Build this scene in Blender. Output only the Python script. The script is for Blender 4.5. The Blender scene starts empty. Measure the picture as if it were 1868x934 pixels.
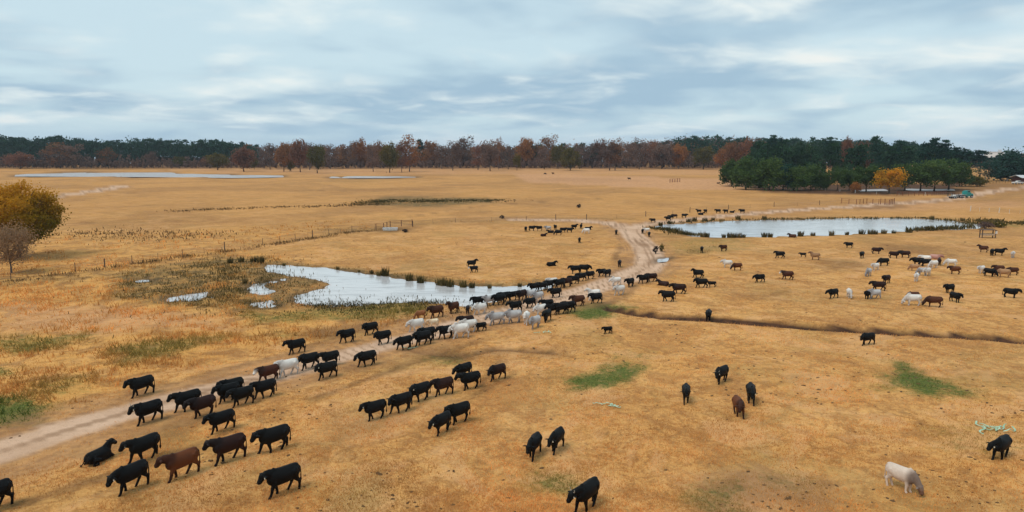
import bpy, math, random
import numpy as np
from mathutils import Vector, Matrix
R = math.radians
random.seed(7); rng = np.random.default_rng(7)
S = bpy.context.scene
COL = S.collection
# ---------------------------------------------------------------- camera
FPX, IW, IH = 1300.0, 1868.0, 934.0
HOR, HC = 274.0, 18.3
PITCH = math.atan((IH/2-HOR)/FPX)
cam_d = bpy.data.cameras.new("camera"); cam = bpy.data.objects.new("camera", cam_d); COL.objects.link(cam)
cam_d.sensor_width = 36; cam_d.lens = 36*FPX/IW; cam_d.clip_start = 0.5; cam_d.clip_end = 40000
cam.location = (0, 0, HC); cam.rotation_euler = (math.pi/2-PITCH, 0, 0)
S.camera = cam
S.view_settings.view_transform = 'Standard'; S.view_settings.look = 'None'
S.view_settings.exposure = 0.25; S.view_settings.gamma = 1
# ---------------------------------------------------------------- node helpers
class NT:
    def __init__(s, tree): s.t = tree
    def n(s, typ, props=None, **ins):
        nd = s.t.nodes.new(typ)
        for k, v in (props or {}).items(): setattr(nd, k, v)
        for k, v in ins.items():
            key = int(k[1:]) if k[0] == '_' and k[1:].isdigit() else k.replace('_', ' ')
            s.set(nd.inputs[key], v)
        return nd
    def set(s, inp, v):
        if isinstance(v, bpy.types.NodeSocket): s.t.links.new(v, inp)
        elif isinstance(v, bpy.types.Node): s.t.links.new(v.outputs[0], inp)
        else:
            if isinstance(v, (tuple, list)) and len(v) == 3 and inp.type == 'RGBA': v = (*v, 1)
            inp.default_value = v
    def math(s, op, a, b=0.0, c=None, clamp=False):
        nd = s.t.nodes.new('ShaderNodeMath'); nd.operation = op; nd.use_clamp = clamp
        s.set(nd.inputs[0], a); s.set(nd.inputs[1], b)
        if c is not None: s.set(nd.inputs[2], c)
        return nd.outputs[0]
    def mix(s, f, a, b, mode='MIX'):
        nd = s.t.nodes.new('ShaderNodeMix'); nd.data_type = 'RGBA'; nd.blend_type = mode
        s.set(nd.inputs[0], f); s.set(nd.inputs[6], a); s.set(nd.inputs[7], b)
        return nd.outputs[2]
    def noise(s, vec, scale, detail=4, rough=0.55, dist=0.0):
        nd = s.n('ShaderNodeTexNoise', None, Vector=vec, Scale=scale, Detail=detail, Roughness=rough, Distortion=dist)
        return nd.outputs[0]
    def ramp(s, f, lo, hi):
        nd = s.t.nodes.new('ShaderNodeMapRange'); nd.interpolation_type = 'SMOOTHSTEP'
        s.set(nd.inputs[0], f); nd.inputs[1].default_value = lo; nd.inputs[2].default_value = hi
        return nd.outputs[0]
# ---------------------------------------------------------------- world: overcast sky
SUN_EL, SUN_AZ = 58.0, 235.0     # azimuth clockwise from +Y
W = bpy.data.worlds.new("World"); S.world = W; W.use_nodes = True
nt = NT(W.node_tree); W.node_tree.nodes.clear()
sky = nt.n('ShaderNodeTexSky', dict(sky_type='NISHITA', sun_disc=False, sun_elevation=R(SUN_EL), sun_rotation=R(SUN_AZ), air_density=1.0, dust_density=1.0, ozone_density=1.5))
tc = nt.n('ShaderNodeTexCoord')
sx = nt.n('ShaderNodeSeparateXYZ', None, _0=tc.outputs['Generated'])
zz = nt.math('ADD', nt.math('MAXIMUM', sx.outputs[2], 0.0), 0.15)
px_ = nt.math('DIVIDE', sx.outputs[0], zz); py_ = nt.math('DIVIDE', sx.outputs[1], zz)
cv = nt.n('ShaderNodeCombineXYZ', None, _0=px_, _1=py_, _2=0.0)
def cmap(sx_, sy_, off):
    return nt.n('ShaderNodeMapping', None, Vector=cv, Location=off, Scale=(sx_, sy_, 1.0)).outputs[0]
n_big = nt.noise(cmap(0.60, 0.62, (3.1, 1.7, 0)), 1.0, 3, 0.45, 0.3)
n_mid = nt.noise(cmap(1.3, 1.25, (7.3, 4.2, 0)), 1.0, 4, 0.45, 0.4)
n_fin = nt.noise(cmap(1.2, 1.1, (1.3, 9.2, 0)), 2.4, 4, 0.5, 0.6)
dens = nt.math('ADD', nt.math('MULTIPLY', n_big, 0.5), nt.math('ADD', nt.math('MULTIPLY', n_mid, 0.36), nt.math('MULTIPLY', n_fin, 0.14)))
elev = nt.ramp(sx.outputs[2], -0.02, 0.05)
thin = nt.mix(0.9, sky.outputs[0], (5.1, 6.5, 7.1))          # thin bright veil of cloud over the blue
c1 = nt.mix(nt.ramp(dens, 0.42, 0.58), thin, (3.15, 4.5, 5.6))  # grey-blue cloud undersides
lum = nt.math('ADD', nt.math('MULTIPLY', nt.noise(cmap(0.85, .9, (12.0, 4.6, 0)), 1.0, 4, 0.5, 0.4), 0.7), nt.math('MULTIPLY', n_fin, 0.3))
c2 = nt.mix(nt.ramp(lum, 0.46, 0.64), c1, (6.5, 7.3, 7.4))        # pale cloud
c2 = nt.mix(nt.ramp(lum, 0.57, 0.74), c2, (7.9, 7.75, 7.3))
c3 = nt.mix(elev, (3.9, 5.3, 6.5), c2)                               # towards the horizon
c3b = nt.mix(nt.ramp(sx.outputs[2], -0.25, -0.12), (2.2, 1.8, 1.2), c3)
bg = nt.n('ShaderNodeBackground', None, Color=c3b, Strength=0.102)
wo = nt.n('ShaderNodeOutputWorld', None, _0=bg)
sd_ = bpy.data.lights.new("sun", 'SUN'); sd_.energy = 1.5; sd_.angle = R(25); sd_.color = (1.0, 0.93, 0.83)
sun = bpy.data.objects.new("sun", sd_); COL.objects.link(sun); sun.location = (0, 0, 80)
sv = Vector((math.sin(R(SUN_AZ))*math.cos(R(SUN_EL)), math.cos(R(SUN_AZ))*math.cos(R(SUN_EL)), math.sin(R(SUN_EL))))
sun.rotation_euler = sv.to_track_quat('Z', 'Y').to_euler()
# ---------------------------------------------------------------- helpers
def unproj(u, v, z=0.0):
    xc, yc = (u-IW/2)/FPX, (IH/2-v)/FPX
    cp, sp = math.cos(PITCH), math.sin(PITCH)
    d = (xc, cp+yc*sp, -sp+yc*cp)
    t = (HC-z)/(-d[2])
    return d[0]*t, d[1]*t
def wpts(pts): return np.array([unproj(*p) for p in pts])
def _hash(ix, iy, s):
    h = (ix.astype(np.int64)*374761393 + iy.astype(np.int64)*668265263 + s*974634777) & 0x7fffffff
    h = ((h ^ (h >> 13))*1274126177) & 0x7fffffff
    return ((h ^ (h >> 16)) & 0xffff)/65535.0
def vnoise(x, y, s=0):
    ix, iy = np.floor(x), np.floor(y); fx, fy = x-ix, y-iy
    fx = fx*fx*(3-2*fx); fy = fy*fy*(3-2*fy)
    a, b = _hash(ix, iy, s), _hash(ix+1, iy, s); c, d = _hash(ix, iy+1, s), _hash(ix+1, iy+1, s)
    return (a+(b-a)*fx)*(1-fy)+(c+(d-c)*fx)*fy
def fbm(x, y, sc, s=0, o=4):
    r = 0; a = 0.5; t = 0
    for k in range(o):
        r = r+a*vnoise(x/sc+k*17.3, y/sc-k*9.1, s+k); t += a; a *= .5; sc = sc/2.03
    return r/t
def sdpoly(x, y, P):
    d = np.full(x.shape, 1e18); ins = np.zeros(x.shape, bool); n = len(P)
    for i in range(n):
        ax, ay = P[i]; bx, by = P[(i+1) % n]
        ex, ey = bx-ax, by-ay; wx, wy = x-ax, y-ay
        t = np.clip((wx*ex+wy*ey)/(ex*ex+ey*ey+1e-12), 0, 1)
        d = np.minimum(d, (wx-ex*t)**2+(wy-ey*t)**2)
        c = ((ay <= y) & (by > y)) | ((by <= y) & (ay > y))
        ins ^= c & (x < ax+(y-ay)/(by-ay if by != ay else 1e-9)*ex)
    d = np.sqrt(d); return np.where(ins, -d, d)
def sdline(x, y, P):
    d = np.full(x.shape, 1e18)
    for i in range(len(P)-1):
        ax, ay = P[i]; bx, by = P[i+1]
        ex, ey = bx-ax, by-ay; wx, wy = x-ax, y-ay
        t = np.clip((wx*ex+wy*ey)/(ex*ex+ey*ey+1e-12), 0, 1)
        d = np.minimum(d, (wx-ex*t)**2+(wy-ey*t)**2)
    return np.sqrt(d)
def sstep(a, b, x):
    t = np.clip((x-a)/(b-a), 0, 1); return t*t*(3-2*t)
def mesh_np(name, V, F, smooth=False):
    V = np.asarray(V, dtype=np.float32); F = np.asarray(F, dtype=np.int32)
    m = bpy.data.meshes.new(name); k = F.shape[1]
    m.vertices.add(len(V)); m.vertices.foreach_set('co', V.ravel())
    m.loops.add(F.size); m.loops.foreach_set('vertex_index', F.ravel())
    m.polygons.add(len(F)); m.polygons.foreach_set('loop_start', np.arange(0, F.size, k, dtype=np.int32))
    m.polygons.foreach_set('loop_total', np.full(len(F), k, dtype=np.int32))
    if smooth: m.polygons.foreach_set('use_smooth', np.ones(len(F), bool))
    m.update(calc_edges=True); m.validate(); return m
def vattr(m, name, arr, typ='FLOAT'):
    a = m.attributes.new(name, typ, 'POINT')
    arr = np.asarray(arr, dtype=np.float32)
    a.data.foreach_set('value' if typ == 'FLOAT' else 'color', arr.ravel())
def tag(o, label=None, cat=None, group=None, kind=None):
    if label: o['label'] = label
    if cat: o['category'] = cat
    if group: o['group'] = group
    if kind: o['kind'] = kind
    return o
def ob(name, mesh, mat=None, parent=None, loc=None):
    o = bpy.data.objects.new(name, mesh); COL.objects.link(o)
    if mat is not None and len(mesh.materials) == 0: mesh.materials.append(mat)
    if parent is not None: o.parent = parent
    if loc is not None: o.location = loc
    return o
def empty(name, loc, rz=0.0, sc=1.0):
    o = bpy.data.objects.new(name, None); COL.objects.link(o); o.location = loc; o.rotation_euler = (0, 0, rz)
    o.empty_display_size = 0.3
    o.scale = (sc, sc, sc) if not isinstance(sc, (tuple, list)) else sc
    return o
class MB:
    """collects simple solids into one mesh"""
    def __init__(s): s.v = []; s.f = []
    def box(s, c, d, rz=0.0, taper=1.0):
        b = len(s.v); cx, cy, cz = c; hx, hy, hz = d[0]/2, d[1]/2, d[2]/2
        ca, sa = math.cos(rz), math.sin(rz)
        for z, k in ((-hz, 1.0), (hz, taper)):
            for x, y in ((-hx, -hy), (hx, -hy), (hx, hy), (-hx, hy)):
                x *= k; y *= k; s.v.append((cx+x*ca-y*sa, cy+x*sa+y*ca, cz+z))
        s.f += [tuple(b+i for i in q) for q in ((3, 2, 1, 0), (4, 5, 6, 7), (0, 1, 5, 4), (1, 2, 6, 5), (2, 3, 7, 6), (3, 0, 4, 7))]
        return s
    def tube(s, pts, rad, n=8, side=None, caps=True):
        """rad: list of (lateral, in-plane) or floats"""
        pts = [Vector(p) for p in pts]; b = len(s.v); m = len(pts)
        for i, p in enumerate(pts):
            t = (pts[min(i+1, m-1)]-pts[max(i-1, 0)]).normalized()
            up = side if side is not None else Vector((0, 0, 1))
            la = up.cross(t)
            if la.length < 1e-3: la = Vector((0, 1, 0)).cross(t) if abs(t.y) < .9 else Vector((1, 0, 0)).cross(t)
            la.normalize(); ip = t.cross(la).normalized()
            r = rad[i]; r = r if isinstance(r, (tuple, list)) else (r, r)
            for k in range(n):
                a = 2*math.pi*k/n
                s.v.append(tuple(p+la*(math.cos(a)*r[0])+ip*(math.sin(a)*r[1])))
        for i in range(m-1):
            for k in range(n):
                k2 = (k+1) % n
                s.f.append((b+i*n+k, b+i*n+k2, b+(i+1)*n+k2, b+(i+1)*n+k))
        if caps:
            s.f.append(tuple(b+k for k in reversed(range(n)))); s.f.append(tuple(b+(m-1)*n+k for k in range(n)))
        return s
    def mesh(s, name, mat=None, smooth=False):
        m = bpy.data.meshes.new(name); m.from_pydata(s.v, [], s.f); m.update()
        if smooth: m.polygons.foreach_set('use_smooth', [True]*len(m.polygons))
        if mat: m.materials.append(mat)
        return m
    def build(s, name, mat, parent=None, loc=None, smooth=False):
        return ob(name, s.mesh(name, mat, smooth), None, parent, loc)
def newmat(name):
    m = bpy.data.materials.new(name); m.use_nodes = True; m.node_tree.nodes.clear(); return m, NT(m.node_tree)
def finish(n, col, rough=0.8, bump=None, spec=0.3, **kw):
    b = n.n('ShaderNodeBsdfPrincipled', None, Base_Color=col, Roughness=rough)
    b.inputs['Specular IOR Level'].default_value = spec
    for k, v in kw.items(): n.set(b.inputs[k.replace('_', ' ')], v)
    if bump is not None: n.t.links.new(bump, b.inputs['Normal'])
    n.n('ShaderNodeOutputMaterial', None, _0=b); return b
def simple(name, c1, c2=None, scale=6.0, rough=0.8, spec=0.3, metal=0.0, bump=0.0):
    m, n = newmat(name); c2 = c2 or tuple(x*.7 for x in c1)
    t = n.n('ShaderNodeTexCoord').outputs['Object']
    no = n.noise(t, scale, 5, 0.6)
    col = n.mix(n.ramp(no, 0.35, 0.68), c1, c2)
    bp = n.n('ShaderNodeBump', None, Strength=bump, Distance=0.02, Height=no).outputs[0] if bump else None
    finish(n, col, rough, bp, spec, Metallic=metal); return m
# ================================================================ terrain
POND1 = [(486,482),(520,484),(560,487),(620,492),(700,503),(780,514),(860,521),(930,523),(968,519),(1005,514),(1000,521),(955,531),(915,541),(895,549),(868,557),(835,556),(800,552),(760,551),(720,550),(680,553),(640,556),(600,558),(560,555),(538,549),(545,536),(590,526),(614,516),(585,509),(540,503),(500,494)]
PUD_A = [(300,541),(340,536),(378,531),(382,540),(350,546),(305,548)]
PUD_B = [(452,520),(475,513),(520,508),(515,514),(478,520),(500,530),(480,536),(455,530)]
PUD_C = [(462,552),(490,548),(512,556),(495,561),(468,560)]
PUD_D = [(236,511),(270,508),(290,511),(262,514)]
PUD_E = [(1196,478),(1205,470),(1228,468),(1218,474)]
POND2 = [(1200,412),(1225,410),(1260,408),(1330,404),(1400,402),(1500,400),(1600,398),(1680,399),(1740,403),(1786,410),(1780,414),(1740,417),(1660,420),(1600,423),(1500,427),(1400,430),(1340,430),(1300,432),(1268,429),(1245,424),(1215,418)]
LAKE = [(-160,318.8),(0,318.6),(90,316.2),(150,315),(300,314.8),(312,316.6),(370,318.3),(515,320.5),(515,322.5),(440,323.6),(300,322),(0,320.6),(-160,320.4)]
LAKE2 = [(590,322.6),(650,321.4),(715,321.8),(760,322.8),(700,324),(600,323.8)]
BACKPOND = [(1455,345.5),(1500,345),(1560,346.6),(1620,344.6),(1665,344.2),(1700,345.2),(1740,344.8),(1742,346.4),(1690,347.6),(1640,347),(1560,348),(1455,347)]
W_PONDS = [(wpts(p), d, w) for p, d, w in ((POND1, .55, 1.0), (PUD_A, .3, .9), (PUD_B, .3, .8), (PUD_C, .3, .7), (PUD_D, .25, .6), (PUD_E, .3, .6), (POND2, .7, 1.6), (LAKE, 1.0, 5.0), (BACKPOND, .8, 1.5), (LAKE2, .8, 4.0))]
WL = -0.13
ROAD = wpts([(-260,905),(-120,860),(0,822),(120,783),(250,745),(400,706),(500,683),(600,656),(700,629),(800,602),(900,577),(1000,551),(1085,525),(1150,504),(1183,486),(1188,470),(1178,450),(1160,434),(1150,421),(1160,412),(1200,406),(1250,400.5),(1320,394),(1400,387),(1500,380),(1600,373.5),(1700,367),(1745,362),(1780,354),(1830,346),(1900,340),(2050,333)])
ROAD2 = wpts([(940,400),(1020,402),(1090,404),(1130,410),(1150,421)])
ROAD3 = wpts([(1868,362),(1960,362)])
DITCH = wpts([(1120,566),(1160,573),(1210,579),(1300,585),(1400,592),(1500,599),(1600,604),(1700,610),(1800,616),(1868,622),(2000,632),(2200,650)])
DITCH2 = wpts([(735,634),(780,641),(850,648),(905,634),(950,637),(1010,641)])
BERM = wpts([(60,516),(140,500),(243,487),(333,472),(410,460),(480,451)])
TRAIL = wpts([(85,360),(150,352),(200,344),(225,339)])
TRAILS = [(wpts(p), a) for p, a in (([(40,915),(300,835),(520,745),(740,665),(900,613)], .5), ([(160,828),(400,748),(640,672),(720,640)], .4), ([(500,868),(700,795),(860,722),(990,655),(1060,600)], .45), ([(1240,470),(1190,500),(1130,545),(1060,575)], .5), ([(0,792),(250,716),(480,655),(640,608),(760,578)], .6), ([(60,776),(300,708),(520,648),(660,604)], .45), ([(-40,800),(150,752),(400,688)], .4),
 ([(730,398),(880,375),(1100,362),(1250,360)], .35), ([(120,352),(400,350),(760,346),(1000,352)], .2), ([(1060,470),(1130,432),(1190,408)], .35), ([(1130,430),(1128,455),(1122,475)], .6), ([(880,700),(910,660),(940,640)], .6), ([(1240,475),(1330,462),(1500,458),(1700,462),(1868,452)], .25), ([(1140,600),(1300,640),(1500,660),(1868,690)], .15), ([(520,400),(700,388),(860,382)], .25), ([(90,408),(300,404),(560,398)], .3))]
def height(x, y):
    x = np.asarray(x, float); y = np.asarray(y, float)
    r = np.sqrt(x*x+y*y)
    k = 1/(1+(r/260)**2)
    h = 0.34*(fbm(x, y, 26, 3)-.5)*k + 0.16*(fbm(x, y, 5, 9)-.5)*k + 0.05*(vnoise(x/.9, y/.9, 4)-.5)*(r < 90)
    wob = (fbm(x, y, 5, 21)-.5)*2
    dd = sdline(x, y, DITCH); h = h-0.45*(1-sstep(.5, 1.3, dd+wob*.08))+0.10*np.exp(-((dd-2.0)/.6)**2)
    dd = sdline(x, y, DITCH2); h = h-0.22*(1-sstep(.1, .9, dd+wob*.5))
    for P in (ROAD, ROAD2):
        dd = sdline(x, y, P); h = h*(.35+.65*sstep(1.5, 4, dd))-0.05*(1-sstep(1.5, 3.0, dd))-0.05*(np.exp(-((dd-.85)/.3)**2))
    wf = (fbm(x, y, 1.5, 23)-.5)*2*(r < 220)
    for P, dp, w in W_PONDS:
        s = sdpoly(x, y, P)+wob*w*.9+wf*(1.0 if w < 1.1 else .7)
        f = 1-sstep(-w*1.4, w*.9, s)
        near = 1-sstep(w*1.0, w*4, s)
        h = h*(1-near)+near*(h*.25-.02); h = h-dp*f
    return h-np.clip(r-1250, 0, None)*.05
def hz(x, y): return float(height(np.array([x]), np.array([y]))[0])
def at(u, v, dz=0.0):
    z = 0.0
    for _ in range(4):
        x, y = unproj(u, v, z); z = max(hz(x, y), WL)
    return Vector((x, y, z+dz))
# masks ----------------------------------------------------------
GREEN = [([(-60,728),(0,732),(60,745),(45,768),(0,776),(-60,780)], 1.0), ([(-30,664),(30,670),(28,684),(-30,688)], .8), ([(-40,612),(140,614),(150,630),(60,650),(-40,642)], .6),
 ([(215,640),(300,614),(400,606),(500,600),(505,612),(420,624),(330,645),(240,655)], .55), ([(440,572),(560,562),(700,550),(815,556),(760,572),(600,585),(450,592)], .6),
 ([(1040,572),(1080,562),(1130,560),(1165,568),(1130,578),(1060,583)], 1.0), ([(1050,694),(1080,688),(1120,690),(1110,704),(1062,706)], .95), ([(1095,688),(1130,672),(1168,668),(1176,682),(1130,694)], .9), ([(1150,668),(1190,640),(1200,650),(1165,674)], .5), ([(1120,650),(1150,636),(1185,640),(1170,668),(1130,672)], .35),
 ([(1570,678),(1640,662),(1700,678),(1772,698),(1762,722),(1690,720),(1600,704)], 1.0), ([(1572,678),(1620,668),(1700,686),(1720,706),(1650,708),(1590,696)], .8), ([(1262,905),(1330,890),(1345,925),(1280,930)], .5),
 ([(790,650),(850,648),(858,664),(800,668)], .6), ([(1190,442),(1330,432),(1410,450),(1330,458),(1212,464)], .42), ([(1185,470),(1205,466),(1200,490),(1186,488)], .6), ([(1395,860),(1490,868),(1500,890),(1420,885)], .35),
 ([(560,335),(620,322),(720,322),(700,338)], .25), ([(60,697),(140,690),(160,712),(90,722)], .4), ([(680,700),(720,704),(700,716)], .2), ([(1780,405),(1868,400),(1960,402),(1960,414),(1868,415),(1790,412)], .5), ([(620,884),(700,880),(720,934),(600,934)], .2),
 ([(1000,880),(1020,880),(1020,892),(1002,890)], .6), ([(1715,786),(1790,775),(1820,800),(1740,815)], .3), ([(1820,470),(1868,480),(1868,520),(1800,510)], .12), ([(690,660),(760,655),(770,672),(700,676)], .15)]
MARSH = [([(1620,674),(1690,680),(1720,704),(1640,702),(1600,690)], .9), ([(640,548),(560,552),(545,556),(640,560)], .7), ([(200,500),(330,478),(470,468),(500,478),(540,500),(600,512),(560,528),(520,560),(440,566),(300,556),(200,540)], .85), ([(660,373),(700,359),(840,360),(918,363),(895,371),(760,378)], 1.0), ([(1230,420),(1300,426),(1410,431),(1200,428)], .8),
 ([(1180,418),(1215,405),(1330,400),(1500,397),(1700,395),(1800,405),(1790,415),(1300,434)], .45), ([(940,540),(985,526),(995,530),(950,548)], .3), ([(480,474),(700,495),(900,516),(990,508),(990,516),(870,525),(700,506),(480,482)], .8),
 ([(700,402),(930,400),(1100,399),(1100,405),(900,405),(700,412)], .3), ([(540,563),(700,548),(830,556),(720,560),(600,566)], .6), ([(-100,512),(140,500),(330,478),(410,462),(420,470),(330,490),(140,515),(-100,530)], .45),
 ([(1220,455),(1300,448),(1330,452),(1250,468),(1205,480)], .5), ([(900,398),(1100,396),(1180,398),(1100,403),(900,402)], .5), ([(560,418),(700,412),(745,416),(740,422),(640,424)], .5), ([(1720,352),(1868,352),(1900,360),(1780,366)], .2)]
BROWN = [([(1325,336),(1765,334),(1765,356),(1500,354),(1400,350)], .95), ([(-200,300),(2100,300),(2100,307),(-200,308)], .6), ([(740,636),(800,638),(862,648),(850,656),(780,650)], .8), ([(1288,878),(1400,866),(1500,880),(1470,915),(1360,934),(1290,934)], .28), ([(1140,470),(1175,480),(1185,495),(1150,502),(1120,498)], .75), ([(200,800),(300,770),(340,800),(260,830)], .2),  # first polygon: tree shade painted in with the leaf litter below the grove
 ([(300,930),(520,850),(620,800),(560,860),(420,934)], .2), ([(1000,324),(1100,325),(1180,330),(1080,334),(980,331)], .12), ([(1560,375),(1640,370),(1660,378),(1560,382)], .6), ([(880,640),(1010,636),(1010,644),(900,646)], .55),
 ([(1340,535),(1420,532),(1420,546),(1350,548)], .3), ([(1580,440),(1700,448),(1780,470),(1690,470),(1600,455)], .35), ([(1500,475),(1580,478),(1600,488),(1520,490)], .45), ([(690,415),(760,410),(760,422),(690,422)], .6),
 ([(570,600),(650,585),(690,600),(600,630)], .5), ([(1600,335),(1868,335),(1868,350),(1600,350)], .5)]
TALL = [([(-400,540),(0,505),(140,485),(420,452),(520,470),(440,500),(470,560),(700,560),(830,556),(760,590),(500,625),(300,680),(100,740),(0,780),(-500,880)], 1.0), ([(0,430),(250,425),(640,400),(680,414),(400,450),(140,488),(0,500)], .8)]
PALE = [([(940,318),(1120,320),(1260,326),(1330,328),(1390,347),(1260,347),(1080,338),(960,332)], .75), ([(1540,374),(1868,366),(1868,378),(1600,386)], .4), ([(250,305),(1330,305),(1330,318),(720,319),(400,316)], .45), ([(1290,880),(1400,868),(1500,880),(1470,915),(1360,934),(1290,934)], .6), ([(600,600),(760,560),(900,540),(760,610)], .3), ([(0,556),(200,560),(400,575),(440,600),(200,605),(0,600)], .6), ([(600,760),(760,745),(780,775),(650,790)], .4), ([(840,420),(900,420),(900,445),(840,450)], .2)]
def masks(x, y):
    r = np.sqrt(x*x+y*y)
    w1 = (fbm(x, y, 7, 31)-.5)*2; w2 = (fbm(x, y, 1.6, 41)-.5)*2; W_ = w1*2.2+w2*1.0
    pr = sdline(x, y, ROAD); sp = np.minimum(pr, sdline(x, y, ROAD2)); sp = np.minimum(sp, sdline(x, y, TRAIL)*.75+.35)
    wid = 1.75+.8*sstep(60, 110, y)+.8*sstep(180, 320, y)
    road = 1-sstep(wid-.5, wid+.6, sp+w2*.55+w1*.4)
    tram = 1-sstep(2.6, 6.6, sp+W_*.8)
    tram = np.maximum(tram*.8, road)
    green = np.zeros_like(x)
    for P, a in GREEN:
        s = sdpoly(x, y, wpts(P)); so = .8+r/90
        green = np.maximum(green, a*(1-sstep(-so*1.2, so*1.4, s+W_*so*.95)))
    marsh = np.zeros_like(x)
    for P, a in MARSH:
        s = sdpoly(x, y, wpts(P)); so = .6+r/110
        marsh = np.maximum(marsh, a*(1-sstep(-so, so, s+W_*so*.5)))
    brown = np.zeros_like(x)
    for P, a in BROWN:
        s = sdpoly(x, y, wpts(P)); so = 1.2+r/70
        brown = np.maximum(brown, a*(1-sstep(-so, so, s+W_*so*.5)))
    brown = np.maximum(brown, 1.0*(1-sstep(1.05, 1.45, sdline(x, y, DITCH)+w2*.22+w1*.06)))
    brown = np.maximum(brown, .7*(1-sstep(.2, 1.0, sdline(x, y, DITCH2)+w2*.4)))
    brown = np.maximum(brown, .45*(1-sstep(.1, 1.2, sdline(x, y, BERM)+w2*.5)))
    for P, a in TRAILS: brown = np.maximum(brown, a*(1-sstep(.1, .7+r/260, sdline(x, y, P)+w2*.5+w1*.5))*sstep(.3, .55, fbm(x, y, 6, 91)))
    tall = np.zeros_like(x)
    for P, a in TALL:
        s = sdpoly(x, y, wpts(P)); tall = np.maximum(tall, a*(1-sstep(-2, 3, s+W_)))
    tall *= sstep(3.0, 6.0, sp+w1)
    pale = np.zeros_like(x)
    for P, a in PALE: pale = np.maximum(pale, a*(1-sstep(-3, 3, sdpoly(x, y, wpts(P))+W_)))
    wet = np.zeros_like(x)
    for P, dp, w in W_PONDS: wet = np.maximum(wet, 1-sstep(0, w*1.6+.4, sdpoly(x, y, P)+w2*.4))
    return dict(road=road, tram=tram, green=green, marsh=marsh, brown=brown, tall=tall, pale=pale, wet=wet, sp=pr)
fine = np.arange(-47, 47.001, 0.125)
az = np.concatenate([np.arange(-180, -47, 3.0), fine, np.arange(48, 180, 3.0)])
az = np.unique(np.round(az, 4)); NA = len(az)
r_in = np.array([0.4, 3, 7, 11, 15])
r_f = 1/np.linspace(1/18.0, 1/1300.0, 400)
r_out = np.array([1450, 1700, 2100, 2800, 4000])
rr = np.concatenate([r_in, r_f, r_out]); NR = len(rr)
A, RR = np.meshgrid(np.radians(az), rr)
gx = (RR*np.sin(A)).ravel(); gy = (RR*np.cos(A)).ravel(); gz = height(gx, gy)
i = np.arange(NR-1)[:, None]*NA; j = np.arange(NA)[None, :]; j2 = (j+1) % NA
F = np.stack([(i+j).ravel(), (i+j2).ravel(), (i+NA+j2).ravel(), (i+NA+j).ravel()], 1)[:, ::-1]
gm = mesh_np("ground", np.stack([gx, gy, gz], 1), F, True)
MK = masks(gx, gy)
vattr(gm, "mask_a", np.stack([MK['road'], MK['tram'], MK['green'], MK['marsh']], 1), 'FLOAT_COLOR')
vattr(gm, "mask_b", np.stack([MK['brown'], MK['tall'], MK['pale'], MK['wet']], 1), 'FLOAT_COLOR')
rut = sstep(.42, .75, fbm(MK['sp']*3.2+fbm(gx, gy, 9, 5)*2, gx*.06+gy*.06, 1.0, 71, 2))*np.clip(.35+fbm(gx, gy, 5, 8), 0, 1)
vattr(gm, 'rut', rut)
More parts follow.
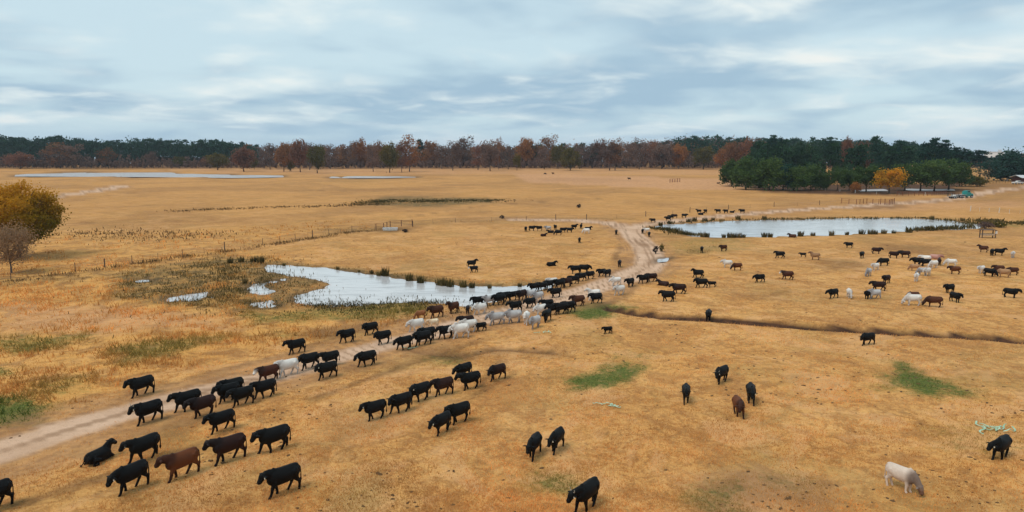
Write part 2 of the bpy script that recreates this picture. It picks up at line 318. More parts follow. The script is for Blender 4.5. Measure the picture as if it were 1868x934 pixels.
def ground_mat():
    m, n = newmat("ground_pasture")
    geo = n.n('ShaderNodeNewGeometry').outputs['Position']
    a = n.n('ShaderNodeAttribute', dict(attribute_name='mask_a')); b = n.n('ShaderNodeAttribute', dict(attribute_name='mask_b'))
    sa = n.n('ShaderNodeSeparateColor', None, _0=a.outputs[0]).outputs; sb = n.n('ShaderNodeSeparateColor', None, _0=b.outputs[0]).outputs
    road, tram, green, marsh = sa[0], sa[1], sa[2], a.outputs['Alpha']
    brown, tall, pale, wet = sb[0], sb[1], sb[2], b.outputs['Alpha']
    n1 = n.noise(geo, 0.035, 5, .6, .5); n2 = n.noise(geo, 0.16, 6, .62, .4); n3 = n.noise(geo, 1.1, 5, .7); n4 = n.noise(geo, 5.0, 4, .75); n5 = n.noise(geo, 0.5, 5, .65, .8)
    c = n.mix(n.ramp(n1, .38, .64), (.58, .30, .092), (.44, .225, .074))
    c = n.mix(n.math('MULTIPLY', n.ramp(n2, .46, .64), .8), c, (.70, .42, .165))
    c = n.mix(n.math('MULTIPLY', n.ramp(n5, .50, .68), .7), c, (.33, .165, .055))
    n9 = n.noise(geo, 0.018, 5, .65, .7)
    c = n.mix(n.math('MULTIPLY', n.ramp(n9, .50, .62), .5), c, (.36, .185, .07))
    n7 = n.noise(geo, 0.28, 5, .7, 1.2); n8 = n.noise(geo, 2.3, 5, .75); na = n.noise(geo, .75, 6, .75, 1.5)
    c = n.mix(n.math('MULTIPLY', n.ramp(na, .46, .54), .5), c, (.70, .40, .135))
    c = n.mix(n.math('MULTIPLY', n.ramp(na, .48, .38), .55), c, (.31, .155, .052))
    c = n.mix(n.math('MULTIPLY', n.ramp(n7, .52, .62), .6), c, (.33, .16, .055))
    c = n.mix(n.math('MULTIPLY', n.ramp(n3, .50, .70), .6), c, (.26, .14, .05))
    c = n.mix(n.math('MULTIPLY', n.ramp(n8, .58, .68), .6), c, (.15, .085, .036))
    c = n.mix(n.math('MULTIPLY', n.ramp(n4, .48, .74), .35), c, (.22, .12, .05))
    c = n.mix(n.math('MULTIPLY', n.ramp(n4, .50, .28), .4), c, (.78, .50, .22))
    nq = n.noise(geo, 0.11, 6, .68, 1.4)
    c = n.mix(n.math('MULTIPLY', n.ramp(nq, .50, .60), .5), c, (.68, .40, .185))
    c = n.mix(n.math('MULTIPLY', n.ramp(nq, .46, .36), .45), c, (.34, .165, .062))
    n6 = n.noise(geo, 0.085, 5, .6, 1.0)
    c = n.mix(n.math('MULTIPLY', n.ramp(n6, .50, .68), .42), c, (.27, .19, .068))      # olive cast
    c = n.mix(n.math('MULTIPLY', tall, .65), c, n.mix(n.ramp(n7, .4, .62), (.70, .385, .11), (.32, .165, .055)))
    sxy = n.n('ShaderNodeSeparateXYZ', None, _0=geo).outputs
    c = n.mix(n.math('MULTIPLY', n.ramp(n.math('ADD', sxy[1], n.math('MULTIPLY', n1, 60.0)), 110, 260), .6), c, n.mix(n.ramp(n9, .42, .6), (.48, .255, .085), (.34, .18, .066)))
    c = n.mix(pale, c, n.mix(n.ramp(n5, .4, .65), (.60, .345, .185), (.44, .235, .115)))
    sp = n.ramp(n3, .35, .65)
    c = n.mix(n.math('MULTIPLY', marsh, n.math('ADD', n.math('MULTIPLY', n.ramp(n7, .38, .58), .5), .42), clamp=True), c, n.mix(sp, (.19, .145, .055), (.07, .055, .03)))
    gcol = n.mix(n.ramp(n4, .35, .7), (.135, .165, .036), (.055, .075, .022))
    c = n.mix(n.ramp(n.math('ADD', green, n.math('MULTIPLY', n.math('SUBTRACT', n.math('ADD', n.math('MULTIPLY', na, .6), n.math('MULTIPLY', n8, .4)), .5), 2.6)), .15, 1.0), c, gcol)
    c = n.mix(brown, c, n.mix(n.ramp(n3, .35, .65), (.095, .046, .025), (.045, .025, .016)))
    c = n.mix(n.math('MULTIPLY', tram, .75), c, n.mix(n.ramp(n5, .35, .68), (.50, .28, .13), (.30, .16, .075)))
    rc = n.mix(n.ramp(n2, .4, .65), (.63, .45, .32), (.51, .345, .23)); rc = n.mix(n.math('MULTIPLY', n.ramp(n4, .5, .75), .4), rc, (.26, .165, .11))
    c = n.mix(road, c, rc)
    rut = n.n('ShaderNodeAttribute', dict(attribute_name='rut')).outputs['Fac']
    c = n.mix(n.math('MULTIPLY', n.math('MULTIPLY', rut, tram), .85), c, (.24, .14, .075))
    c = n.mix(n.math('MULTIPLY', wet, .75), c, (.075, .055, .035))
    c = n.mix(1.0, c, (1.05, .955, .90), 'MULTIPLY')
    bh = n.math('ADD', n.math('MULTIPLY', n3, .6), n.math('MULTIPLY', n4, .35))
    bp = n.n('ShaderNodeBump', None, Strength=.9, Distance=.22, Height=bh).outputs[0]
    finish(n, c, .95, bp, .1); return m
ground = ob("ground", gm, ground_mat()); tag(ground, kind='structure')
# water ------------------------------------------------------------
def water_mat(name, base, bump, r0=.04):
    m, n = newmat(name)
    geo = n.n('ShaderNodeNewGeometry').outputs['Position']
    no = n.noise(n.n('ShaderNodeMapping', None, Vector=geo, Scale=(1.0, 2.2, 1.0)).outputs[0], 2.5, 3, .5)
    nb = n.noise(n.n('ShaderNodeMapping', None, Vector=geo, Scale=(.16, .5, 1.0), Rotation=(0, 0, -.35)).outputs[0], 1.0, 5, .6, .8)
    bp = n.n('ShaderNodeBump', None, Strength=bump, Distance=.03, Height=no).outputs[0]
    col = n.mix(n.ramp(nb, .42, .66), base, tuple(x*.7 for x in base))
    rg = n.math('ADD', n.math('MULTIPLY', n.ramp(nb, .40, .62), .12), r0)
    b = finish(n, col, rg, bp, .5); b.inputs['IOR'].default_value = 1.5 if r0 < .1 else 1.25; return m
wm1 = water_mat("pond_water", (.58, .555, .55), .25); wm2 = water_mat("lake_water", (.46, .42, .41), .8, .35)
for (P, dp, w), nm, lab in zip(W_PONDS, ("pond_water", "puddle", "puddle", "puddle", "puddle", "puddle", "pond_water", "lake_water", "lake_water", "lake_water"), range(10)):
    big = P.copy(); c0 = P.mean(0); sgn = 1 if sum((P[k][0]*P[(k+1) % len(P)][1]-P[(k+1) % len(P)][0]*P[k][1]) for k in range(len(P))) > 0 else -1
    for k in range(len(P)):
        e = P[(k+1) % len(P)]-P[k-1]; nn = np.array([e[1], -e[0]])*sgn/(np.linalg.norm(e)+1e-9); big[k] = P[k]+nn*w*1.5
    m = bpy.data.meshes.new(nm); vs = [(float(a), float(b), WL) for a, b in big]
    m.from_pydata(vs, [], [tuple(range(len(vs)))[::sgn]]); m.update()
    o = ob(nm, m, wm1 if lab < 7 else wm2); tag(o, kind='structure')
# ================================================================ grass (stuff)
def grass(name, n, rmin, rmax, azmax, bl, bw, nb, sel, colf, hfun=None, label=None, spread=.12):
    u = rng.random(n); a = np.radians((rng.random(n)*2-1)*azmax)
    r = 1/(1/rmin+(1/rmax-1/rmin)*u)
    x, y = r*np.sin(a), r*np.cos(a); M = masks(x, y); keep = sel(M, x, y) > rng.random(n)
    x, y, r = x[keep], y[keep], r[keep]; M = {k: v[keep] for k, v in M.items()}
    z = height(x, y); k = z > WL-.02
    x, y, z, r = x[k], y[k], z[k], r[k]; M = {q: v[k] for q, v in M.items()}
    N = len(x); hs = bl*(.55+.9*rng.random(N)); 
    if hfun is not None: hs = hs*hfun(M)
    col = colf(M, x, y, N)*np.array([1.04, .955, .90])
    V = np.zeros((N, nb, 3, 3)); C = np.zeros((N, nb, 3, 4)); C[..., 3] = 1
    for q in range(nb):
        th = rng.random(N)*6.283; ox, oy = (rng.random(N)-.5)*2*spread*(1+r/60), (rng.random(N)-.5)*2*spread*(1+r/60)
        w = bw*(.6+.8*rng.random(N))*(1+r/80); dx, dy = np.cos(th)*w/2, np.sin(th)*w/2
        ln = hs*(.6+.7*rng.random(N)); ph = rng.random(N)*6.283; tl = ln*(.2+.7*rng.random(N))
        bx, by = x+ox, y+oy
        V[:, q, 0] = np.stack([bx-dx, by-dy, z-.03], 1); V[:, q, 1] = np.stack([bx+dx, by+dy, z-.03], 1)
        V[:, q, 2] = np.stack([bx+np.cos(ph)*tl, by+np.sin(ph)*tl, z+ln], 1)
        C[:, q, :, :3] = (col*(.85+.35*rng.random((N, 1))))[:, None, :]
    V = V.reshape(-1, 3); Fi = np.arange(len(V)).reshape(-1, 3)
    m = mesh_np(name, V, Fi); vattr(m, "tint", C.reshape(-1, 4), 'FLOAT_COLOR')
    o = ob(name, m, GRASS_MAT); tag(o, label, None, None, 'stuff'); print(name, N*nb); return o
GRASS_MAT, n = newmat("grass_blades")
at_ = n.n('ShaderNodeAttribute', dict(attribute_name='tint')).outputs[0]
df = n.n('ShaderNodeBsdfDiffuse', None, Color=at_, Roughness=1.0); tr = n.n('ShaderNodeBsdfTranslucent', None, Color=at_)
n.n('ShaderNodeOutputMaterial', None, _0=n.n('ShaderNodeMixShader', None, _0=.35, _1=df, _2=tr))
def colf_dry(M, x, y, N):
    t = rng.random((N, 1)); f = fbm(x, y, 6, 77)[:, None]
    c = np.array([.76, .41, .13])*(1-t)+np.array([.54, .27, .085])*t+np.array([.01, .01, .0])*M['tall'][:, None]
    c = c*(.62+.85*f)*(.9+.3*fbm(x, y, 1.2, 78)[:, None])
    g = np.clip(M['green']*1.2, 0, 1)[:, None]; c = c*(1-g)+np.array([.13, .17, .042])*g
    g = np.clip(M['marsh']*1.1*sstep(.38, .6, fbm(x, y, 4, 19)), 0, 1)[:, None]; c = c*(1-g)+np.array([.13, .11, .04])*g
    g = M['brown'][:, None]*.8; c = c*(1-g)+np.array([.2, .1, .05])*g
    return c
grass("dry_grass", 260000, 27, 150, 42, .10, .024, 3, lambda M, x, y: (1-M['road'])*(1-.75*M['tram'])*(1-.8*M['brown'])*np.clip(fbm(x, y, 3.2, 55)*2.2-.45, .12, 1)*.8, colf_dry, None, "short dry golden pasture grass covering the grazing field")
grass("tall_dry_grass", 90000, 32, 260, 42, .42, .05, 4, lambda M, x, y: np.clip(M['tall']+.7*M['marsh'], 0, 1)*(1-M['road'])*np.clip(fbm(x, y, 4, 56)*4-1.6, .03, 1), colf_dry, lambda M: .55+.5*M['tall'], "tall tussocky golden grass on the left by the marsh", .2)
# ================================================================ trees
def leaf_mat(name, cols, trans=.3, extra=None):
    m, n = newmat(name)
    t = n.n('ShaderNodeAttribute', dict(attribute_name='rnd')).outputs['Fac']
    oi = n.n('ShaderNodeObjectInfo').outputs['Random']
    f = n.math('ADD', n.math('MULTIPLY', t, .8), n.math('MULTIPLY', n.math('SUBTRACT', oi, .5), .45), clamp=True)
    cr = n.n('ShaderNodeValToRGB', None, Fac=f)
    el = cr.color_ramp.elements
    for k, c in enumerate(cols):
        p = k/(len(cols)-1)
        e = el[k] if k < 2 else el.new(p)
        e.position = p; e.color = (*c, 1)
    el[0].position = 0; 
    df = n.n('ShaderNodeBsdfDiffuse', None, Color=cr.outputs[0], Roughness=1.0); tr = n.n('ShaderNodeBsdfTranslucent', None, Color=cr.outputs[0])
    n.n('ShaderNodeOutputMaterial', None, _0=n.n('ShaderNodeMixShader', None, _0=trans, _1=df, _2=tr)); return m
BARK = simple("bark", (.085, .062, .048), (.05, .036, .028), 3.0, .95, .1, 0, .5)
GBARK = simple("grey_bark", (.17, .14, .12), (.09, .07, .06), 3.0, .95, .1, 0, .5)
LM = {
 'pine': leaf_mat("pine_needles", [(.015, .044, .040), (.030, .076, .056), (.052, .102, .060)], .15),
 'grove': leaf_mat("grove_foliage", [(.045, .075, .028), (.080, .130, .040), (.14, .19, .055)], .25),
 'olive': leaf_mat("olive_foliage", [(0.083, 0.08, 0.022), (0.143, 0.115, 0.029), (0.242, 0.15, 0.033)], .3),
 'orange': leaf_mat("orange_foliage", [(0.18, 0.081, 0.036), (0.336, 0.138, 0.049), (0.504, 0.213, 0.058)], .3),
 'red': leaf_mat("red_foliage", [(0.138, 0.074, 0.057), (0.241, 0.115, 0.074), (0.38, 0.162, 0.081)], .3),
 'purple': leaf_mat("purple_brown_twigs", [(0.111, 0.075, 0.065), (0.202, 0.128, 0.103), (0.312, 0.194, 0.138)], .2),
 'rust': leaf_mat("rust_foliage", [(0.135, 0.074, 0.046), (0.257, 0.121, 0.061), (0.405, 0.189, 0.068)], .3),
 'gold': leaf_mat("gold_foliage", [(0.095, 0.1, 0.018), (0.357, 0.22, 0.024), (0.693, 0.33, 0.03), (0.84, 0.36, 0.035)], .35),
 'reddish': leaf_mat("thin_reddish_foliage", [(.20, .145, .11), (.33, .22, .14), (.50, .30, .14)], .3),
 'darkgreen': leaf_mat("dark_green_foliage", [(.018, .046, .028), (.036, .080, .040), (.065, .112, .048)], .2),
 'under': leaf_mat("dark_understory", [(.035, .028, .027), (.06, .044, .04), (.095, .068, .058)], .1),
}
def quads(P, size, rg, el=1.0, flat=0.0):
    """small leaf faces round the points P"""
    N = len(P); d = rg.normal(size=(N, 3)); d[:, 2] *= (1-flat); d /= np.linalg.norm(d, axis=1)[:, None]+1e-9
    e = rg.normal(size=(N, 3)); e = np.cross(d, e); e /= np.linalg.norm(e, axis=1)[:, None]+1e-9
    s = (size*(.6+.8*rg.random(N)))[:, None]
    a, b = d*s*el, e*s
    V = np.stack([P-a, P+b*.8, P+a, P-b*.8], 1).reshape(-1, 3)
    return V, np.arange(N*4).reshape(-1, 4)
def crown_pts(rg, kind, n, h, w):
    """cluster centres -> leaf points; unit tree of height h, width w"""
    pts = []; sh = []
    if kind == 'pine':       # tall pine: irregular plates in the upper half
        nc = 26
        for k in range(nc):
            t = rg.random()**.8; z = h*(.42+.56*t); rad = w*.5*(1.0-.72*t**1.6)*(.5+.6*rg.random()); a = rg.random()*6.283
            c = np.array([math.cos(a)*rad*.75, math.sin(a)*rad*.75, z]); q = n//nc
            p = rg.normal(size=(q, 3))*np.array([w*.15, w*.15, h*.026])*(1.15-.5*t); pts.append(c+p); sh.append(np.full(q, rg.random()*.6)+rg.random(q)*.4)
    elif kind == 'spread' or kind == 'low':    # round or oval crown (low: foliage down to the ground)
        nc = max(36, n//110) if n < 9000 else 150; zb = .17 if kind == 'spread' else .03; sk = (36/nc)**.33 if n > 9000 else 1
        for k in range(nc):
            v = rg.normal(size=3); v /= np.linalg.norm(v); u = .25+.7*rg.random()**.5
            cz = (zb+1)/2; c = np.array([v[0]*w*.5*u, v[1]*w*.5*u, h*(cz+v[2]*(1-zb)/2*u*.92)]); q = n//nc
            if kind == 'low': c[:2] *= (1.12-.55*max(0, (c[2]/h-.5)*2))
            sg = np.array([w*.085, w*.085, h*.066])*(.7+.6*rg.random())*sk
            p = rg.normal(size=(q, 3))*sg; pts.append(c+p)
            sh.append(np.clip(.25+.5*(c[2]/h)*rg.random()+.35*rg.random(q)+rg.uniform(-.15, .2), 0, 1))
    elif kind == 'tall':     # narrow broken crown, thin at the top
        nc = 30
        for k in range(nc):
            t = rg.random(); z = h*(.22+.76*t); prof = math.sin(min(1, (t+.15)*1.1)*math.pi*.85)*.5+.12
            a = rg.random()*6.283; rad = w*prof*(.3+.75*rg.random()); q = n//nc
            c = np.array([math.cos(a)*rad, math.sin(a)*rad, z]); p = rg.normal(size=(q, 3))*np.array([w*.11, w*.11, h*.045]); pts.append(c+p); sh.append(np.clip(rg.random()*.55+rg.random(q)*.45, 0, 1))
    return np.concatenate(pts), np.concatenate(sh)
def crown_mesh(name, kind, seed, n, h, w, leaf, el=1.0, flat=0.0):
    rg = np.random.default_rng(seed); P, s = crown_pts(rg, kind, n, h, w)
    P[:, 2] = np.maximum(P[:, 2], .25); V, F = quads(P, leaf, rg, el, flat)
    m = mesh_np(name, V, F); vattr(m, "rnd", np.repeat(np.clip(s, 0, 1), 4)); return m
def trunk_mesh(name, kind, seed, h, w, r0, nl=9):
    rg = random.Random(seed); b = MB(); top = .93 if kind in ('pine', 'tall') else .7
    pts = [(0, 0, -.4)]; x = y = 0
    for k in range(1, 7):
        x += rg.uniform(-1, 1)*w*.02; y += rg.uniform(-1, 1)*w*.02; pts.append((x, y, h*top*k/6))
    b.tube(pts, [r0*1.35]+[r0*(1-.14*k) for k in range(1, 7)], 7)
    for k in range(nl):
        t = (.42 if kind == 'pine' else .2)+.5*k/nl; z0 = h*t; j = min(5, int(t/top*6)); p0 = Vector(pts[j]).lerp(Vector(pts[j+1]), t/top*6-j); a = k*2.4+rg.random()
        L = w*.42*(1-.35*t)*rg.uniform(.7, 1.1); up = (.25 if kind == 'pine' else .75)*L
        p1 = p0+Vector((math.cos(a)*L*.5, math.sin(a)*L*.5, up*.5)); p2 = p0+Vector((math.cos(a)*L, math.sin(a)*L, up*1.2))
        b.tube([p0, p1, p2], [r0*.42, r0*.25, r0*.08], 5)
        for q in range(2):
            a2 = a+rg.uniform(-1, 1); p3 = p1+Vector((math.cos(a2)*L*.4, math.sin(a2)*L*.4, L*.4)); b.tube([p1, p3], [r0*.2, r0*.05], 4)
    return b.mesh(name, None, True)
TREES = {}
for k in range(4):
    TREES['pine', k] = (crown_mesh("crown", 'pine', 10+k, 1500, 27, 11, .42, 1.3), trunk_mesh("trunk", 'pine', k, 27, 11, .32), 27, 11)
    TREES['spread', k] = (crown_mesh("crown", 'spread', 20+k, 3200, 18, 15, .46), trunk_mesh("trunk", 'spread', k, 18, 15, .36), 18, 15)
    TREES['low', k] = (crown_mesh("crown", 'low', 30+k, 4200, 14, 12, .42), trunk_mesh("trunk", 'low', k, 14, 12, .3), 14, 12)
    TREES['tall', k] = (crown_mesh("crown", 'tall', 40+k, 1500, 26, 14, .36, 1.8), trunk_mesh("trunk", 'tall', k, 26, 14, .34, 14), 26, 14)
def tree_px(name, kind, lm, x, yb, yt, wpx, label, group=None, k=None, bark=None):
    p = at(x, yb); d = p.length; dep = math.hypot(p.x, p.y)
    # the height whose top shows at yt
    a = math.atan((yt-IH/2)/FPX)+PITCH; h = HC-p.z-dep*math.tan(a); w = .95*wpx*dep/FPX/math.cos(math.atan(abs(x-IW/2)/FPX))
    k = random.randrange(4) if k is None else k
    cm, tm, h0, w0 = TREES[kind, k]
    t = empty(name, p, random.random()*6.28, (w/w0, w/w0, h/h0))
    tag(t, label, 'tree', group)
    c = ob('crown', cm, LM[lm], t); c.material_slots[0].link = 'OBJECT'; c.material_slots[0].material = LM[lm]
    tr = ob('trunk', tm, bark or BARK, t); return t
TL = """
tree spread red 37 308 278 34|small rusty round tree before the pine wood at the far left edge
tree spread olive 328 307 284 19|small olive round tree in front of the dark pines beyond the lake
tree spread olive 397 310 279 36|broad olive green tree standing alone on the far shore of the lake
tree spread red 445 313 268 40|broad rusty red tree on the far lake shore beside an olive one
tree spread olive 464 309 286 15|small olive shrub-like tree tucked right of the broad red tree on the lake shore
tree tall purple 493 309 262 24|thin brown tree at the left end of the autumn row
tree spread rust 518 313 260 30|brown red tree behind the tip of the far lake
tree low olive 531 313 275 15|small golden tree among red ones behind the lake tip
tree spread red 548 314 254 32|tallest bright red orange tree behind the narrow end of the lake
tree tall purple 565 310 258 26|thin grey brown tree right of the bright red orange one
tree spread olive 579 316 264 32|dark olive tree standing foremost behind the lake tip
tree tall purple 603 308 262 26|thin purple brown tree right of the dark olive foremost tree
tree tall rust 626 307 264 26|low rust brown tree between purple ones above the lake tip
tree tall purple 648 307 258 24|purple grey bare tree left of the orange brown round top
tree spread orange 658 307 253 28|round topped orange brown tree in the middle left of the row
tree tall purple 681 313 260 26|thin bare tree with its foot out in the pasture left of the dark green one
tree spread rust 694 307 258 26|rust brown crown close left of the dark green pasture tree
tree spread olive 711 315 260 32|dark green broad tree with a black trunk at the right end of the lake
tree tall red 733 314 256 24|thin reddish tree right of the dark green broad tree
tree tall orange 747 313 246 36|tall ragged orange crowned tree rising above the row left of centre
tree pine pine 767 306 254 18|single dark green pine poking up between orange trees
tree spread rust 786 306 256 34|rusty brown tree right of the single dark pine in the row
tree tall purple 806 308 262 28|purple brown bare tree with low broad top left of centre
tree tall purple 826 311 257 28|dark purple tree with a forked trunk near the centre of the row
tree spread rust 838 306 262 28|low rust crown between two bare purple trees near the centre
tree tall purple 851 306 248 32|dark pointed brown tree just left of the centre of the row
tree tall red 872 310 262 28|reddish thin tree right of the dark pointed one
tree spread purple 894 312 258 36|brown spreading tree with its trunk well out in the pasture at centre
tree tall orange 909 309 248 18|narrow orange tufted tree top sticking out at centre
tree tall purple 927 309 262 30|grey purple tree right of the narrow orange top
tree spread olive 943 311 281 15|small olive yellow tree in front of the centre row
tree spread orange 957 306 250 38|wide orange brown crown right of centre
tree tall rust 975 306 258 28|rust tree between the wide orange crown and the ragged tall one
tree tall purple 993 309 270 28|low pale purple twiggy tree with a single stem right of centre
tree tall orange 1001 306 246 34|ragged tall orange brown tree right of centre standing above all its neighbours
tree spread olive 1018 308 262 26|dark olive crown right of the ragged tall tree
tree low olive 1040 311 270 34|olive gold egg shaped tree standing out in front of the row
tree tall purple 1060 307 260 30|purple tree right of the olive gold egg shaped tree
tree tall purple 1080 307 258 30|purple brown crown left of the foremost purple tree
tree spread red 1096 306 256 30|dull red crown between purple crowns at centre right
tree tall purple 1112 311 254 34|purple brown tree nearest the camera at centre right
tree tall rust 1122 311 250 32|tall brown topped tree beside the nearest purple one
tree tall purple 1143 307 258 32|grey purple crown left of the pale stemmed tree
tree tall purple 1166 309 250 32|tree with a pale straight stem at centre right
tree spread red 1186 306 256 34|dull red round crown right of the pale stemmed tree
tree spread purple 1207 308 260 38|broad purple tree near the right end of the autumn row
tree spread orange 1238 308 262 28|orange brown oval tree right of the broad purple one
tree tall purple 1256 306 266 26|thin grey tree between orange and olive orange trees
tree spread olive 1283 309 267 36|broad olive orange tree left of the evergreen grove
tree spread orange 1317 311 270 30|bright orange red round tree touching the left end of the evergreen grove
tree spread red 1362 312 254 30|red crown rising behind the left part of the evergreen grove
tree spread rust 1336 312 258 32|dull rust crown behind the grove left end
tree low grove 1334 340 290 40|light green leftmost evergreen of the grove with foliage to the ground
tree low grove 1360 346 286 48|broad dark evergreen second from the left end of the grove
tree low grove 1384 343 300 36|short evergreen between two broad ones in the left of the grove
tree low grove 1404 347 285 50|tallest evergreen in the left half of the grove
tree low pine 1429 347 296 42|dark blue green evergreen at the grove middle left
tree low grove 1455 348 300 38|pointed bright green evergreen in the middle of the grove
tree low grove 1479 347 296 34|olive tinged evergreen left of the grey twiggy gap
tree tall purple 1488 345 306 14|thin grey bare tree in the gap of the evergreen grove
tree low grove 1502 347 312 24|small rounded dark green tree before the white water strip
tree spread grove 1527 348 303 32|bluish green spreading tree over the white water strip
tree spread grove 1549 348 306 28|green open crowned tree left of the tiny orange bush
tree low orange 1559 351 327 16|tiny orange bush between green trees above the red gate
tree spread grove 1580 350 298 42|broad green tree left of the golden orange one
tree spread gold 1622 353 302 42|golden orange round tree standing among the evergreens
tree spread grove 1650 348 296 42|dark green tree just right of the golden orange one
tree spread grove 1679 348 290 46|wide dark green tree with open ground beneath left of the truck
tree spread grove 1704 348 291 46|wide dark green tree second from the right end of the grove
tree spread grove 1730 346 288 48|last wide dark green tree of the grove above the teal truck
tree low grove 1754 340 300 26|small green tree at the right end of the grove behind the truck
tree low olive 1782 340 314 24|olive bush by the road right of the truck
tree tall pine 1801 332 288 26|mid green ragged tree at the foot of the white building
tree low pine 1838 330 275 44|big round dark green tree behind the utility poles at the right
tree low pine 1866 330 282 30|dark green tree cut by the right edge above the barn
tree spread red 1858 322 280 26|dull red crown behind the dark trees at the right edge
tree pine pine 1684 330 262 26|tall pine left of the flat topped pair behind the grove
tree pine pine 1700 330 254 22|flat topped tall pine poking above the grove at the right
tree pine pine 1718 330 258 24|second flat topped pine right of the tallest one
tree pine pine 1738 326 269 30|leaning broad pine right of the flat topped pair
tree pine pine 1757 326 272 24|open crowned pine with sky showing through its branches
tree pine pine 1786 326 274 34|dense dark pine left of the white building
tree pine pine 1590 330 251 24|tall pine top with a flat tuft above the red crown
tree pine pine 1406 320 248 26|tall pine above the left half of the grove
tree pine pine 1421 320 252 12|narrow spire shaped pine beside the tall one above the grove
tree pine pine 1510 322 252 28|broad pine crown above the middle of the grove
tree spread red 1543 322 252 20|red round crown high among the pines above the grove
tree spread red 1575 326 262 28|dull red crown in the pines right of the high red one
tree pine pine 1640 326 258 28|tall dark pine above the golden orange tree
"""
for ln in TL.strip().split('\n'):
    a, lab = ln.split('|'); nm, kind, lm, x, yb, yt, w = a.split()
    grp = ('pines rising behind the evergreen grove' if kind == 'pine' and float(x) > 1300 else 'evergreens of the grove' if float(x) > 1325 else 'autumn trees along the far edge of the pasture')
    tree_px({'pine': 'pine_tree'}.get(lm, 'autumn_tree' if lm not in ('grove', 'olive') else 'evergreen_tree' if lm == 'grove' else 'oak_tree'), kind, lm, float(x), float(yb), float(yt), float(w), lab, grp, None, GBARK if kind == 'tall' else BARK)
# far wood behind the row, one mass of foliage and trunks
def profile(x):   # top of the tree line in the photograph
    return np.interp(x, [-200, 0, 60, 110, 150, 200, 260, 320, 400, 460, 520, 700, 900, 1100, 1180, 1260, 1330, 1450, 1600, 1680, 1740, 1800, 1868, 2100], [254, 252, 257, 252, 256, 259, 255, 258, 257, 264, 264, 264, 263, 262, 258, 250, 251, 254, 259, 264, 272, 284, 284, 280])
def wood(name, label, rows, mat, kind, pick, leaf, n_leaf, trunks=True):
    Vs = []; Fs = []; Rs = []; b = MB(); off = 0; rg = np.random.default_rng(len(name)*7+int(rows[0][0]*10))
    for yb, dy, step in rows:
        x = -330.0
        while x < 2250:
            x += step*rg.uniform(.6, 1.5)
            if not pick(x, rg): continue
            px, py = unproj(x, yb); dep = math.hypot(px, py); yt = float(profile(x))+dy+rg.uniform(-3, 7)
            a = math.atan((yt-IH/2)/FPX)+PITCH; h = HC-dep*math.tan(a); h = max(h, 8); w = h*rg.uniform(.42, .6)
            P, s = crown_pts(rg, kind if rg.random() < .75 else 'spread', n_leaf, h, w)
            P[:, :2] += [px, py]; V, F = quads(P, leaf, rg, 1.3)
            Vs.append(V); Fs.append(F+off); off += len(V); Rs.append(np.repeat(np.clip(s, 0, 1), 4))
            if trunks: b.tube([(px, py, -.5), (px, py, h*.5), (px+rg.uniform(-.5, .5), py, h*.9)], [.35, .28, .1], 5)
    m = mesh_np(name, np.concatenate(Vs), np.concatenate(Fs)); vattr(m, "rnd", np.concatenate(Rs)); o = ob(name, m, mat); tag(o, label, None, None, 'stuff')
    if trunks: t = b.build(name.replace('wood', 'trunks'), GBARK if kind == 'tall' else BARK); tag(t, 'stems of the ' + label, None, None, 'stuff')
isp = lambda x: x < 470 or x > 1235
wood("pine_wood", "dark pine wood closing the horizon at left and right", [(306, 0, 9), (304, 1, 9), (301, 0, 9), (298, 2, 10)], LM['pine'], 'pine', lambda x, r: isp(x) or r.random() < .12 and x > 900, .75, 330)
wood("near_pine_wood", "dark pines massed behind the right hand evergreen grove", [(328, 9, 26), (320, 5, 20), (313, 2, 16)], LM['darkgreen'], 'pine', lambda x, r: 1375 < x < 1745 or x > 1880, .7, 600)
wood("grove_backing_wood", "dark evergreens filling the back of the right hand grove", [(334, 40, 22), (328, 30, 20)], LM['darkgreen'], 'low', lambda x, r: 1340 < x < 1760 or x > 1880, .5, 700, False)
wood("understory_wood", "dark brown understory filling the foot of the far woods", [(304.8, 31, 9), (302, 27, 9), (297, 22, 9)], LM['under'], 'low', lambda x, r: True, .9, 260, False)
wood("autumn_wood", "brown and purple autumn wood behind the pasture", [(304, 2, 10), (301, 1, 10), (298, 3, 10)], LM['purple'], 'tall', lambda x, r: 455 < x < 1320 and r.random() < .8, .62, 330)
wood("rusty_wood", "rust red crowns mixed through the far autumn wood", [(305.2, 6, 26), (302, 1, 24)], LM['rust'], 'tall', lambda x, r: 455 < x < 1500, .62, 330)
wood("red_undergrowth_wood", "dull red and grey saplings along the foot of the left pine wood", [(306.8, 26, 12), (307.2, 33, 9)], LM['purple'], 'low', lambda x, r: x < 1330 or x > 1760, .5, 200, False)
# scattered reddish crowns in front of the left pines
for x, yt, w in ((110, 262, 34), (135, 264, 30), (80, 276, 22), (198, 268, 22), (280, 276, 20), (382, 284, 24)):
    tree_px('autumn_tree', 'tall', 'purple' if x in (80, 280, 135) else 'rust', x, 307, yt, w, {110: 'tallest faded rust tree standing against the left pines', 135: 'brownish tree just right of the tallest rust tree in the left pines', 80: 'low purple brown tree left of the tallest rust one in the left pines', 198: 'thin rust tree in the left pines above the middle of the lake', 280: 'low purple tree in front of pines left of the small olive tree', 382: 'rust sapling touching the lone olive tree on the far shore'}[x], 'autumn trees before the left pine wood', None, GBARK)
